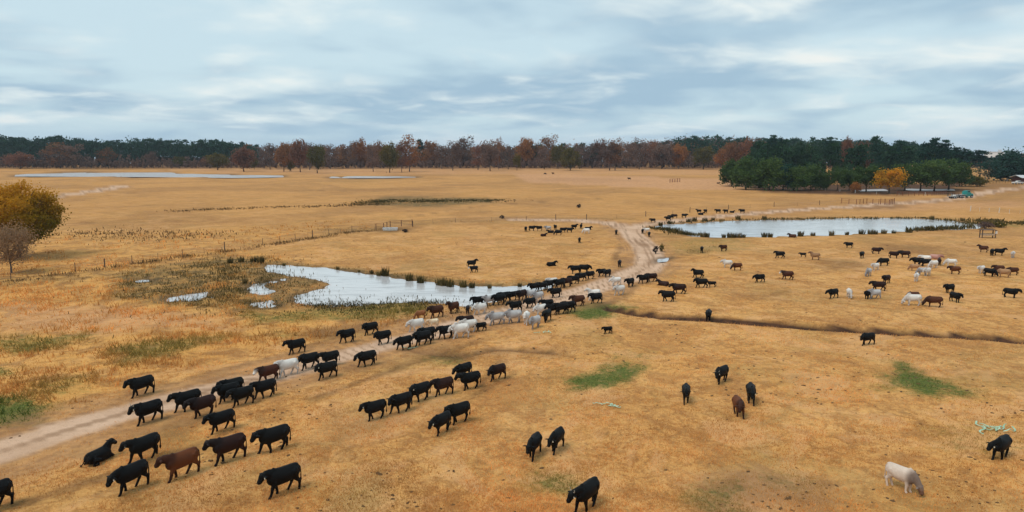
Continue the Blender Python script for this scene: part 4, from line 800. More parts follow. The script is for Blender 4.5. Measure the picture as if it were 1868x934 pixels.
CATTLE = '''
179 842 42 black LS 1.05 G1|black cow lying on the grass beside the lower end of the dirt road
267 837 210 black 1W 1.08 G1 t|black cow walking just right of the lying one near the road
244 892 212 black 2A 1.1 G1 t|black cow with lowered head and white ear tag nearest the lower left corner
336 868 207 red 3W 1.1 G1|reddish brown cow with dark head in the lower left foreground
421 839 205 dkbrown 1W 1.12 G1|long dark brown backed cow with black head right behind the reddish one
503 821 205 black 2W 1.12 G1|black cow trailing the dark brown backed one in the lower left
520 898 203 black 1W 1.12 G1 t|large black cow alone with tail down at the bottom left of centre
-8 929 210 black 1W 1.05 G1|black cow half cut off by the left edge at the bottom
261 720 205 black 2W 1.05 G1|lone black cow on the far verge of the road at the left
274 769 206 black 1W 1.08 G1 ht|black cow with pale spot and ears spread out walking on the near road edge
345 748 203 black 3W 1.05 G1|black cow on the road just ahead of the dark brown one
372 758 206 dkbrown 1W 1.05 G1|dark brown cow partly in front of a black one on the road edge
407 785 207 black 2W 1.0 G1|black cow with swinging tail walking between road and the large dark brown one
426 722 203 black 1W 1.0 G1|farthest black cow of the tight bunch of three on the road
419 732 203 black 3W 1.0 G1|middle black cow of the tight bunch of three on the road
444 738 206 black 1W .98 G1|nearest black cow of the tight bunch of three on the road
486 724 210 black 2W .98 G1 t|black cow walking behind the bunch of three below the white faced brown one
492 695 207 hereford 2W .98 G1|brown cow with a white face walking ahead of the white cow on the road
527 684 205 white 1W 1.0 G1|white cow walking on the road between the brown white faced cow and black ones
566 672 208 black 2W .98 G1|black cow right behind the white cow on the road
542 644 207 black 1W .95 G1|black cow on the far road edge above the white cow
604 667 208 black 3W .95 G1|black cow half hidden behind another on the near road edge
598 689 208 black 2W 1.0 G1 t|black ear tagged cow in front of the half hidden one by the road
635 624 208 black 1W .95 G1|left one of three black cows abreast on the road
677 610 208 black 2W .93 G1|black cow on the far verge above the pair on the road
700 627 208 black 1W .95 G1|right one of three black cows abreast on the road
671 667 205 black 3A .98 G1 t|black cow alone on the bare strip just below the road
739 637 212 black 1A .95 G2|black cow with lowered head leading the bunch in mid road
772 629 208 black 2W 1.0 G2|front black cow of an overlapping pair right of the lowered head one
781 622 208 black 1W 1.0 G2|rear black cow of an overlapping pair on the road
815 617 210 black 1W .95 G2|dark cow directly left of the grey white bull
841 616 205 white 1A 1.05 G2 bh|grey white humped cow walking in front of the overlapping white one
857 606 208 white 3W .98 G2 b|white cow overlapped by the grey white humped one
852 598 205 dkbrown 2W .95 G2|dark brown cow hidden behind the white ones with only its back showing
878 604 203 black 1W .68 G2 c|small black calf right of the two white cows on the road
761 604 208 white 1A .93 G2|white cow with lowered head above the overlapping black pair
791 597 208 cream 2W .68 G2 c|cream yellow calf just right of the white cow with lowered head
768 582 210 rust SG .72 G2 c|rusty tan calf grazing at the verge left of the brown cows
797 579 208 brown 1W .98 G2|red brown cow walking at the far verge beside the marsh
828 571 225 brown SU .95 G2|brown cow with raised head standing by the pond end
853 572 262 dkbrown SW .68 G2 c|small dark calf facing the camera between brown and white cows
877 573 215 white 2A .92 G2 b|pale cow walking in front of a black one at the pond tip
873 559 207 black 1W .9 G2|black cow right behind the pale cow at the pond tip
893 557 212 grey 3W .88 G2 b|grey cow between two black ones at the pond edge
912 556 215 black 1W .98 G2|big black cow in front at the left of the dark cluster by the pond
920 551 212 black 3W .92 G2|black cow behind the big one in the cluster by the pond
935 548 215 black 2W .85 G2|smaller black cow right end of the cluster by the pond
952 548 232 dkbrown 1W .98 G2|dark brown cow facing the camera beside the pond corner
968 561 218 black 1A .85 G2|black cow with low head below the dark brown one in mid road
982 550 222 grey 2W .92 G2 b|pale grey cow on the road right of the black low headed one
967 545 218 grey 3W .85 G2|grey white cow glimpsed between the dark brown cow and a pale grey one
941 569 208 black 2W .95 G2|black cow in the middle of the road above the grey bulls
907 592 200 grey 1A .98 G2 b|grey humped cow at the left of the row of grey cattle on the road
938 589 200 grey 3A 1.02 G2 b|large grey humped cow with lowered head in the row of grey cattle
960 590 262 white 1W .93 G2|white cow facing the camera right of the large grey one
976 598 232 grey 2A .92 G2|pale grey cow walking off the near road edge
987 576 225 white 1A .95 G2 b|bright white cow among black ones on the road
998 586 248 black 1W .93 G2|black grey cow facing the camera below the bright white one
999 565 208 black 1W .9 G2|black cow just behind the bright white one
1010 574 212 black 2W .9 G2|leftmost black cow of the dark trio right of the bright white cow
1025 573 208 black 1W .95 G2|middle black cow of the dark trio on the road
1038 570 208 black 3W .95 G2|right black cow of the dark trio ahead of the brown one
1055 558 203 brown 1W .93 G2|red brown cow alone between the dark trio and a black cow on the road
1088 553 208 black 2W .93 G2|black cow with a white one peeking behind it on the near road edge
1084 547 208 white 1U .95 G2|white cow peeking from behind the black one on the near road edge
1124 521 212 white 1A .88 G2 b|grey white cow with lowered head upper one of two on the wide road
1131 538 225 white 2W .92 G2 b|white cow lower one of two on the wide road
1150 523 238 black 1W .88 G2|black cow right of the two white ones on the wide road
1175 517 205 black 3W .9 G2|black cow in front of an overlapping one at the road bend
1189 514 205 dkbrown 1W .9 G2|dark cow overlapped at the right of the road bend
1014 543 205 black 2W .9 G2|black cow alone in mid road below the long file
975 532 208 black 1W .85 G3|first black cow at the lower end of the long file beside the pond
990 530 208 black 2W .85 G3|second black cow from the lower end of the long file
1002 527 208 black 3W .85 G3|third black cow from the lower end of the long file
1008 522 205 white SW .85 G3|white cow glimpsed behind the black file at the pond shore
1021 526 208 black 1W .92 G3|black cow in the file just right of the white one behind
1034 523 206 dkbrown 2W .92 G3|dark brown backed cow in the middle of the long file
1047 518 208 black 1W .88 G3|black cow right of the dark brown one in the file
1061 513 212 black 2W .88 G3|black cow near the upper end of the long file
1077 509 215 black 1W .86 G3|last black cow at the upper end of the long file
1098 504 215 black 3W .84 G3|left one of two black cows walking together above the file
1108 505 232 black 1W .84 G3|right one of two black cows walking together above the file
1050 499 195 black SW .92 G3|black cow facing left at the back of the big pair above the file
1065 498 352 black SA .95 G3|black cow facing right at the front of the big pair above the file
1005 485 20 black LS .85 G4|black cow lying alone on the grass above the pond corner
1130 487 262 dkbrown SW .82 G4|dark cow walking toward the camera left of the bend
860 488 18 black SU .85 G4|black cow facing right behind the calf above the left pond
865 497 205 blackwhiteface 1W .74 G4 c|black white faced calf in front of its mother above the left pond
959 422 262 black SW .82 G4|black cow seen end on at the left end of the far herd
970 421 355 black SW .85 G4|black cow second from the left end of the far herd
984 421 190 black SW .82 G4|third black cow from the left of the far herd
1000 421 185 grey SW .82 G4 b|pale grey cow in the far herd between the left and middle blacks
1013 419 250 black SU .8 G4|black cow standing behind the lying ones in the far herd
991 431 15 dkbrown LS .72 G4|small dark cow lying in front of the left of the far herd
1005 425 185 black LS .8 G4|black cow lying beside the pale grey one in the far herd
1019 429 190 black SG .85 G4|foremost black cow grazing in the middle of the far herd
1027 424 5 black SW .82 G4|black cow in the middle of the far herd behind the foremost
1039 424 350 black SW .82 G4|black cow facing right in the middle right of the far herd
1047 418 15 black SU .8 G4|black cow with raised head at the back of the far herd
1060 417 80 black SU .8 G4|black cow seen from behind at the back right of the far herd
1072 419 5 black LS .85 G4|black cow lying at the right end of the far herd
1070 426 185 white SG .85 G4|white cow at the right front of the far herd
1057 443 265 black SW .8 G4|lone black cow below the far herd facing the camera
1124 428 265 black SW .8 G5|black cow standing where the two tracks meet
1172 426 262 black SW .75 G5|black cow left of the white one at the pond corner
1184 432 268 black SW .8 G5|black cow facing the camera at the left tip of the right pond
1180 424 200 white SW .75 G5|white cow half hidden at the left tip of the right pond
1280 461 268 black SW .85 G5|black cow end on right of the small puddle
1320 458 212 brown SW .85 G5|red brown cow standing below the right pond
1191 406 190 black SW .8 G5|leftmost black cow on the far track
1219 403 190 black SW .85 G5|front black cow of the cluster on the far track left of the pond
1224 400 200 black SW .8 G5|black cow behind the front one on the far track
1231 398 190 dkbrown SW .82 G5|brownish black cow right of the cluster on the far track
1248 397 350 black SW .82 G5|black cow alone on the track above the pond left end
1275 389 190 black SU .82 G5|black cow standing over a lying one on the far track
1278 392 355 black LS .82 G5|black cow lying below a standing one on the far track
1287 389 240 black SW .85 G5|black cow right of the standing and lying pair on the far track
1310 389 182 black SW .88 G5|long looking black cow in the middle of the far track row
1324 389 215 black SW .84 G5|black cow left of the small lying one on the far track
1335 388 355 black LS .72 G5|small black cow lying near the right end of the far track row
1354 389 182 black SW .88 G5|rightmost black cow on the far track
1446 433 180 brown LS .9 G5|dark red cow lying at the near shore of the right pond
1148 328 185 dkbrown SW 1.0 G5|tiny dark cow alone on the farthest pasture
1009 318 185 dkbrown SW 1.0 G5|right one of the tiny dark cattle near the far trees
994 318.5 5 dkbrown SG 1.0 G5|left one of the tiny dark cattle near the far trees
1310 335 5 dkbrown LS .9 G5|tiny dark cow lying beside the left end of the evergreen grove
1211 521 165 dkbrown LU .85 G6|dark cow lying with its head up right of the road bend
1219 550 183 black 3W .98 G6|black cow walking left in front of the brownish one right of the road
1239 536 184 dkbrown 1W .98 G6|brownish black cow behind the black walking one right of the road
1274 507 188 black 2U .9 G6|black cow with raised head above another with a calf
1280 525 188 black 1W .96 G6|black cow standing just left of its small calf
1299 524 190 black SW .62 G6 c|small black calf right behind its mother
1327 488 182 white SW .88 G6 b|white cow beside the grazing brown one below the right pond
1345 493 200 red SG .85 G6|red brown cow grazing right of the white one
1292 585 268 black SW .92 G6|black cow facing the camera on the dark ditch
1423 471 183 black 1W .88 G6|lone black cow facing left in the centre of the right pasture
1465 469 183 black SW .58 G6 c|small dark calf left of the tan brown cow
1487 474 180 tan SU .88 G6|tan brown cow with raised head right of a dark calf
1386 515 212 black 1A .86 G6|black cow with lowered head left of the dark red brown one
1437 510 182 hereford 2W .92 G6|dark red brown white faced cow in mid right pasture
1549 452 202 black SW .8 G6|black cow nearest below the right pond in the middle
1572 471 252 black SW .86 G6|black cow turned toward the camera left of two brown ones
1598 463 2 dkbrown SW .86 G6|dark brown cow facing right above the nose to nose pair
1630 471 2 dkbrown SW .88 G6|left one of two dark cows standing nose to tail
1651 470 182 dkbrown SW .88 G6|right one of two dark cows standing nose to tail
1520 544 232 black 1A .88 G6|black cow left of the white cow facing the camera
1549 543 285 white SG .85 G6|white cow facing the camera right of a black one
1612 485 205 black SG .92 G6|black cow grazing above the white one
1597 493 235 white SW .82 G6|white cow below the grazing black one
1584 504 250 grey SG .86 G6 b|grey brown cow grazing end on left of centre in the right pasture
1617 517 240 dkbrown SW .86 G6|dark brown cow above the black and white bunch
1603 530 192 dkbrown 1W .92 G6|dark brown cow at the back of the black and white bunch
1583 545 245 black SW .78 G6|black cow at the left front of the black and white bunch
1596 545 215 grey 1W .88 G6 b|white grey cow at the front of the black and white bunch
1675 484 185 black SA .95 G6|long black cow at the left of the big mixed bunch
1689 486 200 black SG .9 G6|black cow in the middle of the big mixed bunch
1668 494 200 tan SG .76 G6|small tan cow under the left end of the mixed bunch
1682 502 215 grey SG .85 G6|grey black cow below the mixed bunch
1691 503 240 white SA .88 G6 b|white cow at the lower edge of the mixed bunch
1671 513 262 white SW .86 G6|white cow end on below the mixed bunch
1688 479 190 white SW .88 G6|white cow at the top left of the mixed bunch
1705 478 355 roan SW .95 G6|pinkish red cow at the top of the mixed bunch
1703 489 230 white SG .9 G6|white cow grazing in the middle of the mixed bunch
1713 484 95 dkbrown SW .85 G6|dark brown cow seen from behind in the mixed bunch
1735 486 190 white SG .9 G6|white cow grazing right of the mixed bunch
1742 500 183 red SW .86 G6|red brown cow right below the mixed bunch
1794 460 186 brown SU .88 G6|brown tan cow left of the black pair by the right edge
1809 466 260 black SW .86 G6|black cow facing the camera beside the brown tan one
1822 466 10 black SU .88 G6|black cow with raised head turned right in the upper right pasture
1847 470 262 white SW .82 G6|white cow end on near the right edge
1790 498 240 white SW .82 G6|white cow behind the grazing black one near the right edge
1804 504 345 black SG .9 G6|black cow grazing to the right near the right edge
1822 498 200 brown SW .85 G6|brown cow behind the tan grazing one near the right edge
1831 506 190 tan SG .92 G6|tan cow grazing near the right edge
1848 502 205 brown SA .85 G6|brown cow at the right end of the grazing group by the right edge
1842 543 2 black SW .88 G6|black cow facing right alone near the right edge
1732 534 228 black SW .86 G6|upper black cow of two turned apart in the right pasture
1741 551 318 black SW .88 G6|lower black cow of two turned apart in the right pasture
1704 560 190 brown SG .95 G6|red brown cow grazing alone below the mixed bunch
1666 548 205 brown SG .8 G6|brown cow mostly hidden behind the white grazing one
1666 557 200 white SG 1.0 G6 bh|white grey humped cow grazing left of the red brown one
1583 629 222 black 1A .86 G7|black cow just below the dark ditch at the right
1251 732 271 black 1W .92 G7|leftmost black cow of the four facing the camera at right of centre
1316 697 240 black 2A .98 G7 ht|black cow with ear turned out farthest of the four facing the camera
1369 733 277 black 2A 1.0 G7 t|rightmost black cow of the four facing the camera
1346 757 288 red 1A .95 G7|red brown cow with pale chest nearest of the four facing the camera
1109 609 208 black 1W .56 G7 c|tiny black calf alone in the bare middle pasture
1640 892 332 browncream SG .98 G7|cream cow with brown head grazing in the lower right corner
1826 834 252 black 1A .98 G7 t|black cow walking beside green netting near the right edge
1072 926 240 black 2A 1.08 G7 ht|black cow at the bottom edge with its head down
1016 820 248 black 1A .98 G7 t|right one of two black cows walking toward the camera at the bottom centre
975 831 252 black 2A .98 G7|left one of two black cows walking toward the camera at the bottom centre
807 789 227 black 1A .98 G7 t|front black cow of a close pair in the foreground centre
839 770 218 black 2W 1.0 G7|rear black cow of a close pair in the foreground centre
686 764 210 black 1W .98 G7 t|leading black cow of the line of walkers in the foreground centre
733 751 214 black 2W 1.0 G7|second black cow in the line of walkers in the foreground centre
768 730 216 black 1W 1.0 G7 t|third cow in the line of walkers with pale ear tag
810 720 209 dkbrown 2W .98 G7|brown black cow fourth in the line of walkers
847 690 222 black 1A .95 G7|black cow upper one of the pair at the end of the line of walkers
859 709 210 black 3W .98 G7|black cow lower one of the pair at the end of the line of walkers
908 692 218 dkbrown 2A .92 G7|dark brown cow alone right of the line of walkers
'''
for ln in CATTLE.strip().split('\n'):
    if not ln.strip(): continue
    a, lab = ln.split('|'); q = a.split(); ex = q[7] if len(q) > 7 else ''
    cow(float(q[0]), float(q[1]), float(q[2]), q[3], q[4], float(q[5]), lab.strip(), globals()[q[6]], ex)
HAZE = 0.00009
# ================================================================ fences, pens, pole, buildings, vehicles, debris
WOOD = simple("weathered_post_wood", (.16, .11, .08), (.08, .055, .04), 8, .95, .1, 0, .4)
RUST = simple("rusty_red_pipe", (.20, .06, .035), (.11, .04, .028), 5, .8, .2)
WIRE = simple("dull_fence_wire", (.20, .16, .13), (.14, .10, .08), 3, .7, .3)
GALV = simple("galvanised_sheet", (.62, .62, .62), (.45, .45, .46), 2, .45, .5)
PALEC = simple("pale_concrete", (.68, .66, .62), (.5, .48, .45), 3, .9, .2, 0, .3)
TWINE = simple("mint_green_net_wrap", (.28, .46, .30), (.48, .62, .46), 3, .6, .3)
def post_mesh(h, r, seed=1):
    b = MB(); b.tube([(0, 0, -.3), (.01*seed, 0, h*.5), (.02*seed, .01, h), (.02*seed, .01, h+.02)], [r, r*.95, r*.9, r*.5], 7); return b.mesh('post')
PM = {k: post_mesh(h, r, s) for k, (h, r, s) in dict(line=(1.25, .055, 1), big=(1.5, .10, -1), thin=(1.15, .03, 2)).items()}
def fence(name, label, pts, group=None, step=5.0, wires=(.35, .65, .95, 1.15), mat=WOOD, bigs=5, wr=.012):
    P = [at(*p) for p in pts]; base = P[0].copy(); root = empty(name, base); tag(root, label, 'fence', group)
    line = []
    for a, b in zip(P[:-1], P[1:]):
        n = max(1, round((b-a).length/step)); line += [a.lerp(b, k/n) for k in range(n)]
    line.append(P[-1]); line = [Vector((p.x, p.y, hz(p.x, p.y))) for p in line]
    for i, p in enumerate(line):
        k = 'big' if i % bigs == 0 else ('thin' if i % 2 else 'line')
        o = ob('post', PM[k], None, root, p-base)
        if not PM[k].materials: PM[k].materials.append(WOOD)
        o.material_slots[0].link = 'OBJECT'; o.material_slots[0].material = mat
        o.rotation_euler = (random.uniform(-.05, .05), random.uniform(-.05, .05), random.random()*6); o.scale = (1, 1, random.uniform(.88, 1.1))
    for h in wires:
        b = MB(); q = []
        for i, p in enumerate(line):
            q.append(p-base+Vector((0, 0, h)))
            if i < len(line)-1: m = p.lerp(line[i+1], .5); q.append(m-base+Vector((0, 0, h-.03+random.uniform(-.02, .02))))
        b.tube(q, [wr]*len(q), 4); b.build('wire', WIRE, root)
    return root
fence('wire_fence', 'long leaning wire fence running from the left marsh to the metal pen', [(-140, 528), (20, 512), (138, 495), (241, 481), (333, 468), (410, 457), (479, 446), (539, 437), (600, 429), (642, 422), (684, 418)], 'wire fences across the pasture')
fence('wire_fence', 'wire fence running right from the metal pen behind the far herd', [(753, 414), (790, 408), (831, 406), (897, 404), (960, 402), (1014, 401), (1070, 401)], 'wire fences across the pasture', 8)
fence('wire_fence', 'wire fence behind the far track above the right pond', [(1070, 401), (1125, 399), (1178, 395), (1227, 391), (1288, 385), (1368, 380), (1412, 377.5), (1495, 374), (1533, 372)], 'wire fences across the pasture', 11, bigs=2)
fence('wire_fence', 'short wooden post fence on the bank right of the pond near the right edge', [(1770, 385), (1804, 387), (1841, 389.5), (1900, 392), (1960, 394)], 'wire fences across the pasture', 2.6, mat=PALEC, bigs=3)
fence('wire_fence', 'far wire fence along the front of the evergreen grove', [(1330, 337), (1400, 341), (1480, 347), (1560, 352), (1640, 357), (1735, 357)], 'wire fences across the pasture', 9, bigs=3, mat=PALEC)
fence('wire_fence', 'dark fence along the road bank before the barn at the far right', [(1760, 338), (1800, 336), (1850, 333), (1900, 331)], 'wire fences across the pasture', 4, bigs=3)
def pen(name, label, pts, h, nr, group, extra_posts=1, mat=RUST, r=.06):
    P = [at(*p) for p in pts]; base = P[0].copy(); root = empty(name, base); tag(root, label, 'pen', group)
    for a, b in zip(P[:-1], P[1:]):
        n = max(1, round((b-a).length/2.4))
        for k in range(n):
            q0 = a.lerp(b, k/n)-base; q1 = a.lerp(b, (k+1)/n)-base
            mb = MB(); mb.tube([q0+Vector((0, 0, -.3)), q0+Vector((0, 0, h*random.uniform(.95, 1.1)))], [r*1.3]*2, 8); mb.build('post', mat, root)
            for j in range(nr):
                z = h*(.25+.72*j/(nr-1)); mb = MB(); mb.tube([q0+Vector((0, 0, z)), q1+Vector((0, 0, z))], [r*.55]*2, 6); mb.build('rail', mat, root)
    q0 = P[-1]-base; mb = MB(); mb.tube([q0+Vector((0, 0, -.3)), q0+Vector((0, 0, h*1.1))], [r*1.3]*2, 8); mb.build('post', mat, root)
pen('metal_pen', 'dark rusty pipe pen beside a pale trough in the middle pasture', [(686, 419), (700, 418), (712, 414), (752, 412)], 1.45, 4, 'rusty pipe pens', mat=simple("dark_rust_pipe", (.13, .05, .04), (.07, .03, .028), 5, .8, .2))
pen('metal_pen', 'red pipe panels on the left of the gateway below the grove', [(1535, 371), (1562, 373), (1581, 371), (1603, 373)], 1.7, 4, 'rusty pipe pens', r=.07)
pen('metal_pen', 'red pipe panels on the right of the gateway below the grove', [(1606, 373), (1622, 374), (1631, 372.5)], 1.9, 5, 'rusty pipe pens', r=.08)
pen('metal_pen', 'tiny rusty pen on the farthest bare ground near the autumn trees', [(1222, 333), (1240, 332)], 2.0, 3, 'rusty pipe pens', r=.12)
pen('metal_pen', 'row of red brown rails between the road and the grove left of the truck', [(1636, 357), (1668, 357.5), (1700, 357), (1726, 354)], 1.6, 4, 'rusty pipe pens', r=.07)
# trough
p = at(712, 420); t = empty('water_trough', p, .1); tag(t, 'pale rectangular water trough on the ground inside the dark pen', 'trough')
mb = MB(); mb.box((0, 0, .25), (3.2, 1.2, .5), 0, 1.06).build('basin', PALEC, t)
mb = MB(); 
for c, d in (((0, .58, .54), (3.35, .1, .09)), ((0, -.58, .54), (3.35, .1, .09)), ((1.63, 0, .54), (.1, 1.06, .09)), ((-1.63, 0, .54), (.1, 1.06, .09))): mb.box(c, d)
mb.build('rim', GALV, t)
# mineral feeder by the right pond
p = at(1801, 434); t = empty('mineral_feeder', p, R(-6)); tag(t, 'brown roofed mineral feeder on legs standing at the right end of the pond', 'feeder')
for sx in (-1, 1):
    for sy in (-1, 1): mb = MB(); mb.box((sx*1.3, sy*.5, .8), (.16, .16, 1.7)).build('leg', WOOD, t)
mb = MB(); mb.box((0, 0, .62), (2.44, 1.1, .12)); mb.box((0, -.56, .76), (2.44, .06, .3)); mb.box((0, .56, .76), (2.44, .06, .3)); mb.box((1.2, 0, .76), (.06, 1.06, .3)); mb.box((-1.2, 0, .76), (.06, 1.06, .3)); mb.build('tray', simple("pale_tray_wood", (.50, .38, .26), (.35, .25, .17), 5), t)
mb = MB(); mb.box((0, 0, 1.72), (3.0, 1.5, .08)); r_ = mb.build('roof', WOOD, t); mb = MB(); mb.box((0, 0, 1.80), (2.1, .9, .07)); mb.build('roof_cap', simple("brown_sheet", (.2, .13, .1)), r_)
mb = MB(); mb.box((1.35, -.62, 1.25), (.34, .22, .55)).build('salt_block_holder', PALEC, t)
# utility poles
POLE = simple("grey_pole_wood", (.36, .32, .28), (.25, .22, .19), 3)
def pole(x, yb, yt, label):
    p = at(x, yb); dep = math.hypot(p.x, p.y); a = math.atan((yt-IH/2)/FPX)+PITCH; h = HC-p.z-dep*math.tan(a)
    t = empty('utility_pole', p, .2); tag(t, label, 'utility pole', 'utility poles'); mb = MB(); mb.tube([(0, 0, -.5), (0, 0, h/2), (0, 0, h)], [.26, .22, .16], 8).build('pole', POLE, t)
    mb = MB(); mb.box((0, 0, h-.7), (2.2, .14, .14)).build('crossarm', POLE, t)
    for k in (-1, 0, 1): mb = MB(); mb.tube([(k*.95, 0, h-.63), (k*.95, 0, h-.45), (k*.95, 0, h-.4)], [.06, .08, .04], 6).build('insulator', PALEC, t)
pole(1797.5, 329, 302, 'pale utility pole left of the big round dark tree'); pole(1829, 330, 304, 'utility pole in front of the big round dark tree at the right'); pole(59, 307, 289, 'pale thin pole before the pines beyond the left end of the lake')
pole(1837, 331, 316, 'short utility pole right beside the taller one near the barn')
# teal truck with flatbed trailer
TEAL = simple("teal_truck_paint", (.02, .26, .24), (.015, .20, .19), 2, .35, .5); BLK = simple("black_rubber", (.015, .015, .016), (.03, .03, .03), 8, .8); GLASS = simple("dark_window_glass", (.03, .04, .05), (.05, .06, .07), 3, .1, .6); BEDM = simple("grey_flatbed", (.36, .35, .34), (.2, .19, .18), 3, .7)
def wheel(parent, x, y, r):
    mb = MB(); mb.tube([(x, y-.14, r), (x, y-.12, r), (x, y+.12, r), (x, y+.14, r)], [r*.9, r, r, r*.9], 16, Vector((0, 0, 1))); w = mb.build('wheel', BLK, parent); mb = MB(); mb.tube([(x, y-.15, r), (x, y+.15, r)], [r*.45]*2, 10).build('rim', GALV, w)
p = at(1756, 361); t = empty('flatbed_truck', p, R(14), 1.15); tag(t, 'teal flatbed truck parked on the road below the right end of the grove', 'truck')
mb = MB(); mb.box((1.6, 0, 1.45), (1.7, 2.0, .75)); mb.box((1.45, 0, 2.15), (1.35, 1.8, .68), 0, .84); mb.box((2.85, 0, 1.15), (1.1, 1.8, .62), 0, .94); mb.box((1.9, 0, .82), (3.0, 1.9, .5)); mb.build('cab', TEAL, t)
for s in (-1, 1):
    mb = MB(); mb.box((1.5, s*.86, 2.14), (.9, .06, .42)).build('side_window', GLASS, t); mb = MB(); mb.box((3.42, s*.66, 1.1), (.05, .3, .2)).build('headlight', PALEC, t)
mb = MB(); mb.box((2.1, 0, 2.14), (.08, 1.5, .42)).build('windscreen', GLASS, t); mb = MB(); mb.box((3.45, 0, .72), (.15, 1.9, .22)).build('bumper', GALV, t)
mb = MB(); mb.box((-.9, 0, 1.05), (3.2, 2.2, .16)); mb.box((-.9, 0, .8), (3.0, .9, .3)); mb.build('bed', BEDM, t)
mb = MB(); mb.box((.62, 0, 1.7), (.08, 2.0, 1.1)).build('headboard', TEAL, t)
for x in (2.7, -1.0, -1.9):
    for s in (-1, 1): wheel(t, x, s*.95, .5)
p = at(1738, 362); t = empty('low_trailer', p, R(14)); tag(t, 'low grey trailer with upright racks hitched left of the teal truck', 'trailer')
mb = MB(); mb.box((0, 0, .8), (3.6, 2.0, .18)).build('deck', BEDM, t); mb = MB(); mb.box((.3, 0, 1.15), (1.5, 1.2, .5), .1, .8).build('pale_load', PALEC, t)
for x in (-1.7, -1.2, 1.7):
    for s in (-1, 1): mb = MB(); mb.box((x, s*.95, 1.5), (.1, .1, 1.3)).build('rack_post', BLK, t)
mb = MB(); mb.box((-1.7, 0, 2.1), (.09, 1.8, .09)).build('rack_bar', BLK, t)
for s in (-1, 1): wheel(t, -.4, s*.95, .42); wheel(t, .5, s*.95, .42)
# barn and pickup at the right edge
p = at(1885, 334); t = empty('barn', p, R(-8)); tag(t, 'low dark red barn with a pale metal roof at the right edge', 'barn')
REDW = simple("dark_red_boards", (.09, .03, .025), (.05, .02, .018), 1.5)
mb = MB(); mb.box((0, 0, 1.6), (17, 11, 3.2)).build('wall', REDW, t)
mb = MB(); hw, hl, z0, z1 = 6.6, 9.6, 3.0, 4.3
v = [(-hl, -hw, z0), (hl, -hw, z0), (hl, 0, z1), (-hl, 0, z1), (-hl, hw, z0), (hl, hw, z0)]; mb.v = v+[(a, b, c+.18) for a, b, c in v]; mb.f = [(3, 2, 1, 0), (4, 5, 2, 3), (6, 7, 8, 9), (9, 8, 11, 10), (0, 1, 7, 6), (5, 4, 10, 11), (0, 6, 9, 3), (3, 9, 10, 4), (1, 2, 8, 7), (2, 5, 11, 8)]; mb.build('roof', GALV, t)
for x in (-5.5, 0, 5.5): mb = MB(); mb.box((x, -5.55, 1.35), (3.0, .12, 2.7)).build('door', BLK, t)
def simple_pickup(x, y, rz, label, paint):
    p = at(x, y); t = empty('pickup', p, rz, 1.1); tag(t, label, 'pickup')
    mb = MB(); mb.box((0, 0, .85), (5.2, 1.9, .6), 0, .97); mb.box((.35, 0, 1.42), (1.9, 1.7, .6), 0, .8); mb.build('body', paint, t)
    mb = MB(); mb.box((.35, 0, 1.42), (1.75, 1.74, .36), 0, .85).build('side_window', GLASS, t)
    for xx in (-1.6, 1.7):
        for s in (-1, 1): wheel(t, xx, s*.88, .4)
simple_pickup(1856, 336, R(8), 'white pickup parked in front of the barn at the right edge', PALEC)
# white building beyond the trees
p = at(1812, 296); d = math.hypot(p.x, p.y); t = empty('storage_building', p, -math.atan2(p.x, p.y)); tag(t, 'tall white building showing in the gap between dark trees at the right', 'building')
WHT = simple("white_cladding", (.80, .79, .78), (.72, .71, .71), .05, .6); hh = HC-d*math.tan(math.atan((277-IH/2)/FPX)+PITCH)
mb = MB(); mb.box((0, 0, hh/2), (26, 20, hh)).build('wall', WHT, t); mb = MB(); mb.box((0, 0, hh+.5), (27, 21, 1.0)).build('roof', GALV, t); mb = MB(); mb.box((7, 0, hh+2.5), (5, 5, 3)).build('vent_house', GALV, t)
for k in range(4): mb = MB(); mb.box((-9+6*k, -10.1, hh*.55), (2.2, .3, 2.4)).build('window', GLASS, t)
# green net wrap debris
def netting(x, y, w, hgt, n, label, seed):
    rg = random.Random(seed); p = at(x, y); t = empty('net_wrap', p); tag(t, label, 'net wrap', 'green net wrap scraps')
    for i in range(n):
        mb = MB(); q = []; a = rg.random()*6.28; x0, y0 = rg.uniform(-w, w)*.4, rg.uniform(-w, w)*.22
        for k in range(7):
            q.append((x0, y0, hgt*rg.uniform(.1, 1)+.03)); a += rg.uniform(-.8, .8); x0 += math.cos(a)*w*.11; y0 += math.sin(a)*w*.09
        mb.tube(q, [(rg.uniform(.025, .065), .02) for _ in q], 6).build('strand', TWINE, t)
netting(1112, 742, 1.3, .12, 5, 'small heap of mint green net wrap left of the four cows facing the camera', 3)
netting(1813, 784, 2.3, .2, 8, 'tangled mint green net wrap behind the black cow near the right edge', 4)
netting(991, 607, 1.2, .15, 4, 'mint green net wrap scrap right of the pale grey cow by the road', 5)
netting(748, 636, .9, .1, 3, 'pale green scrap under the black cows on the near road edge', 6)
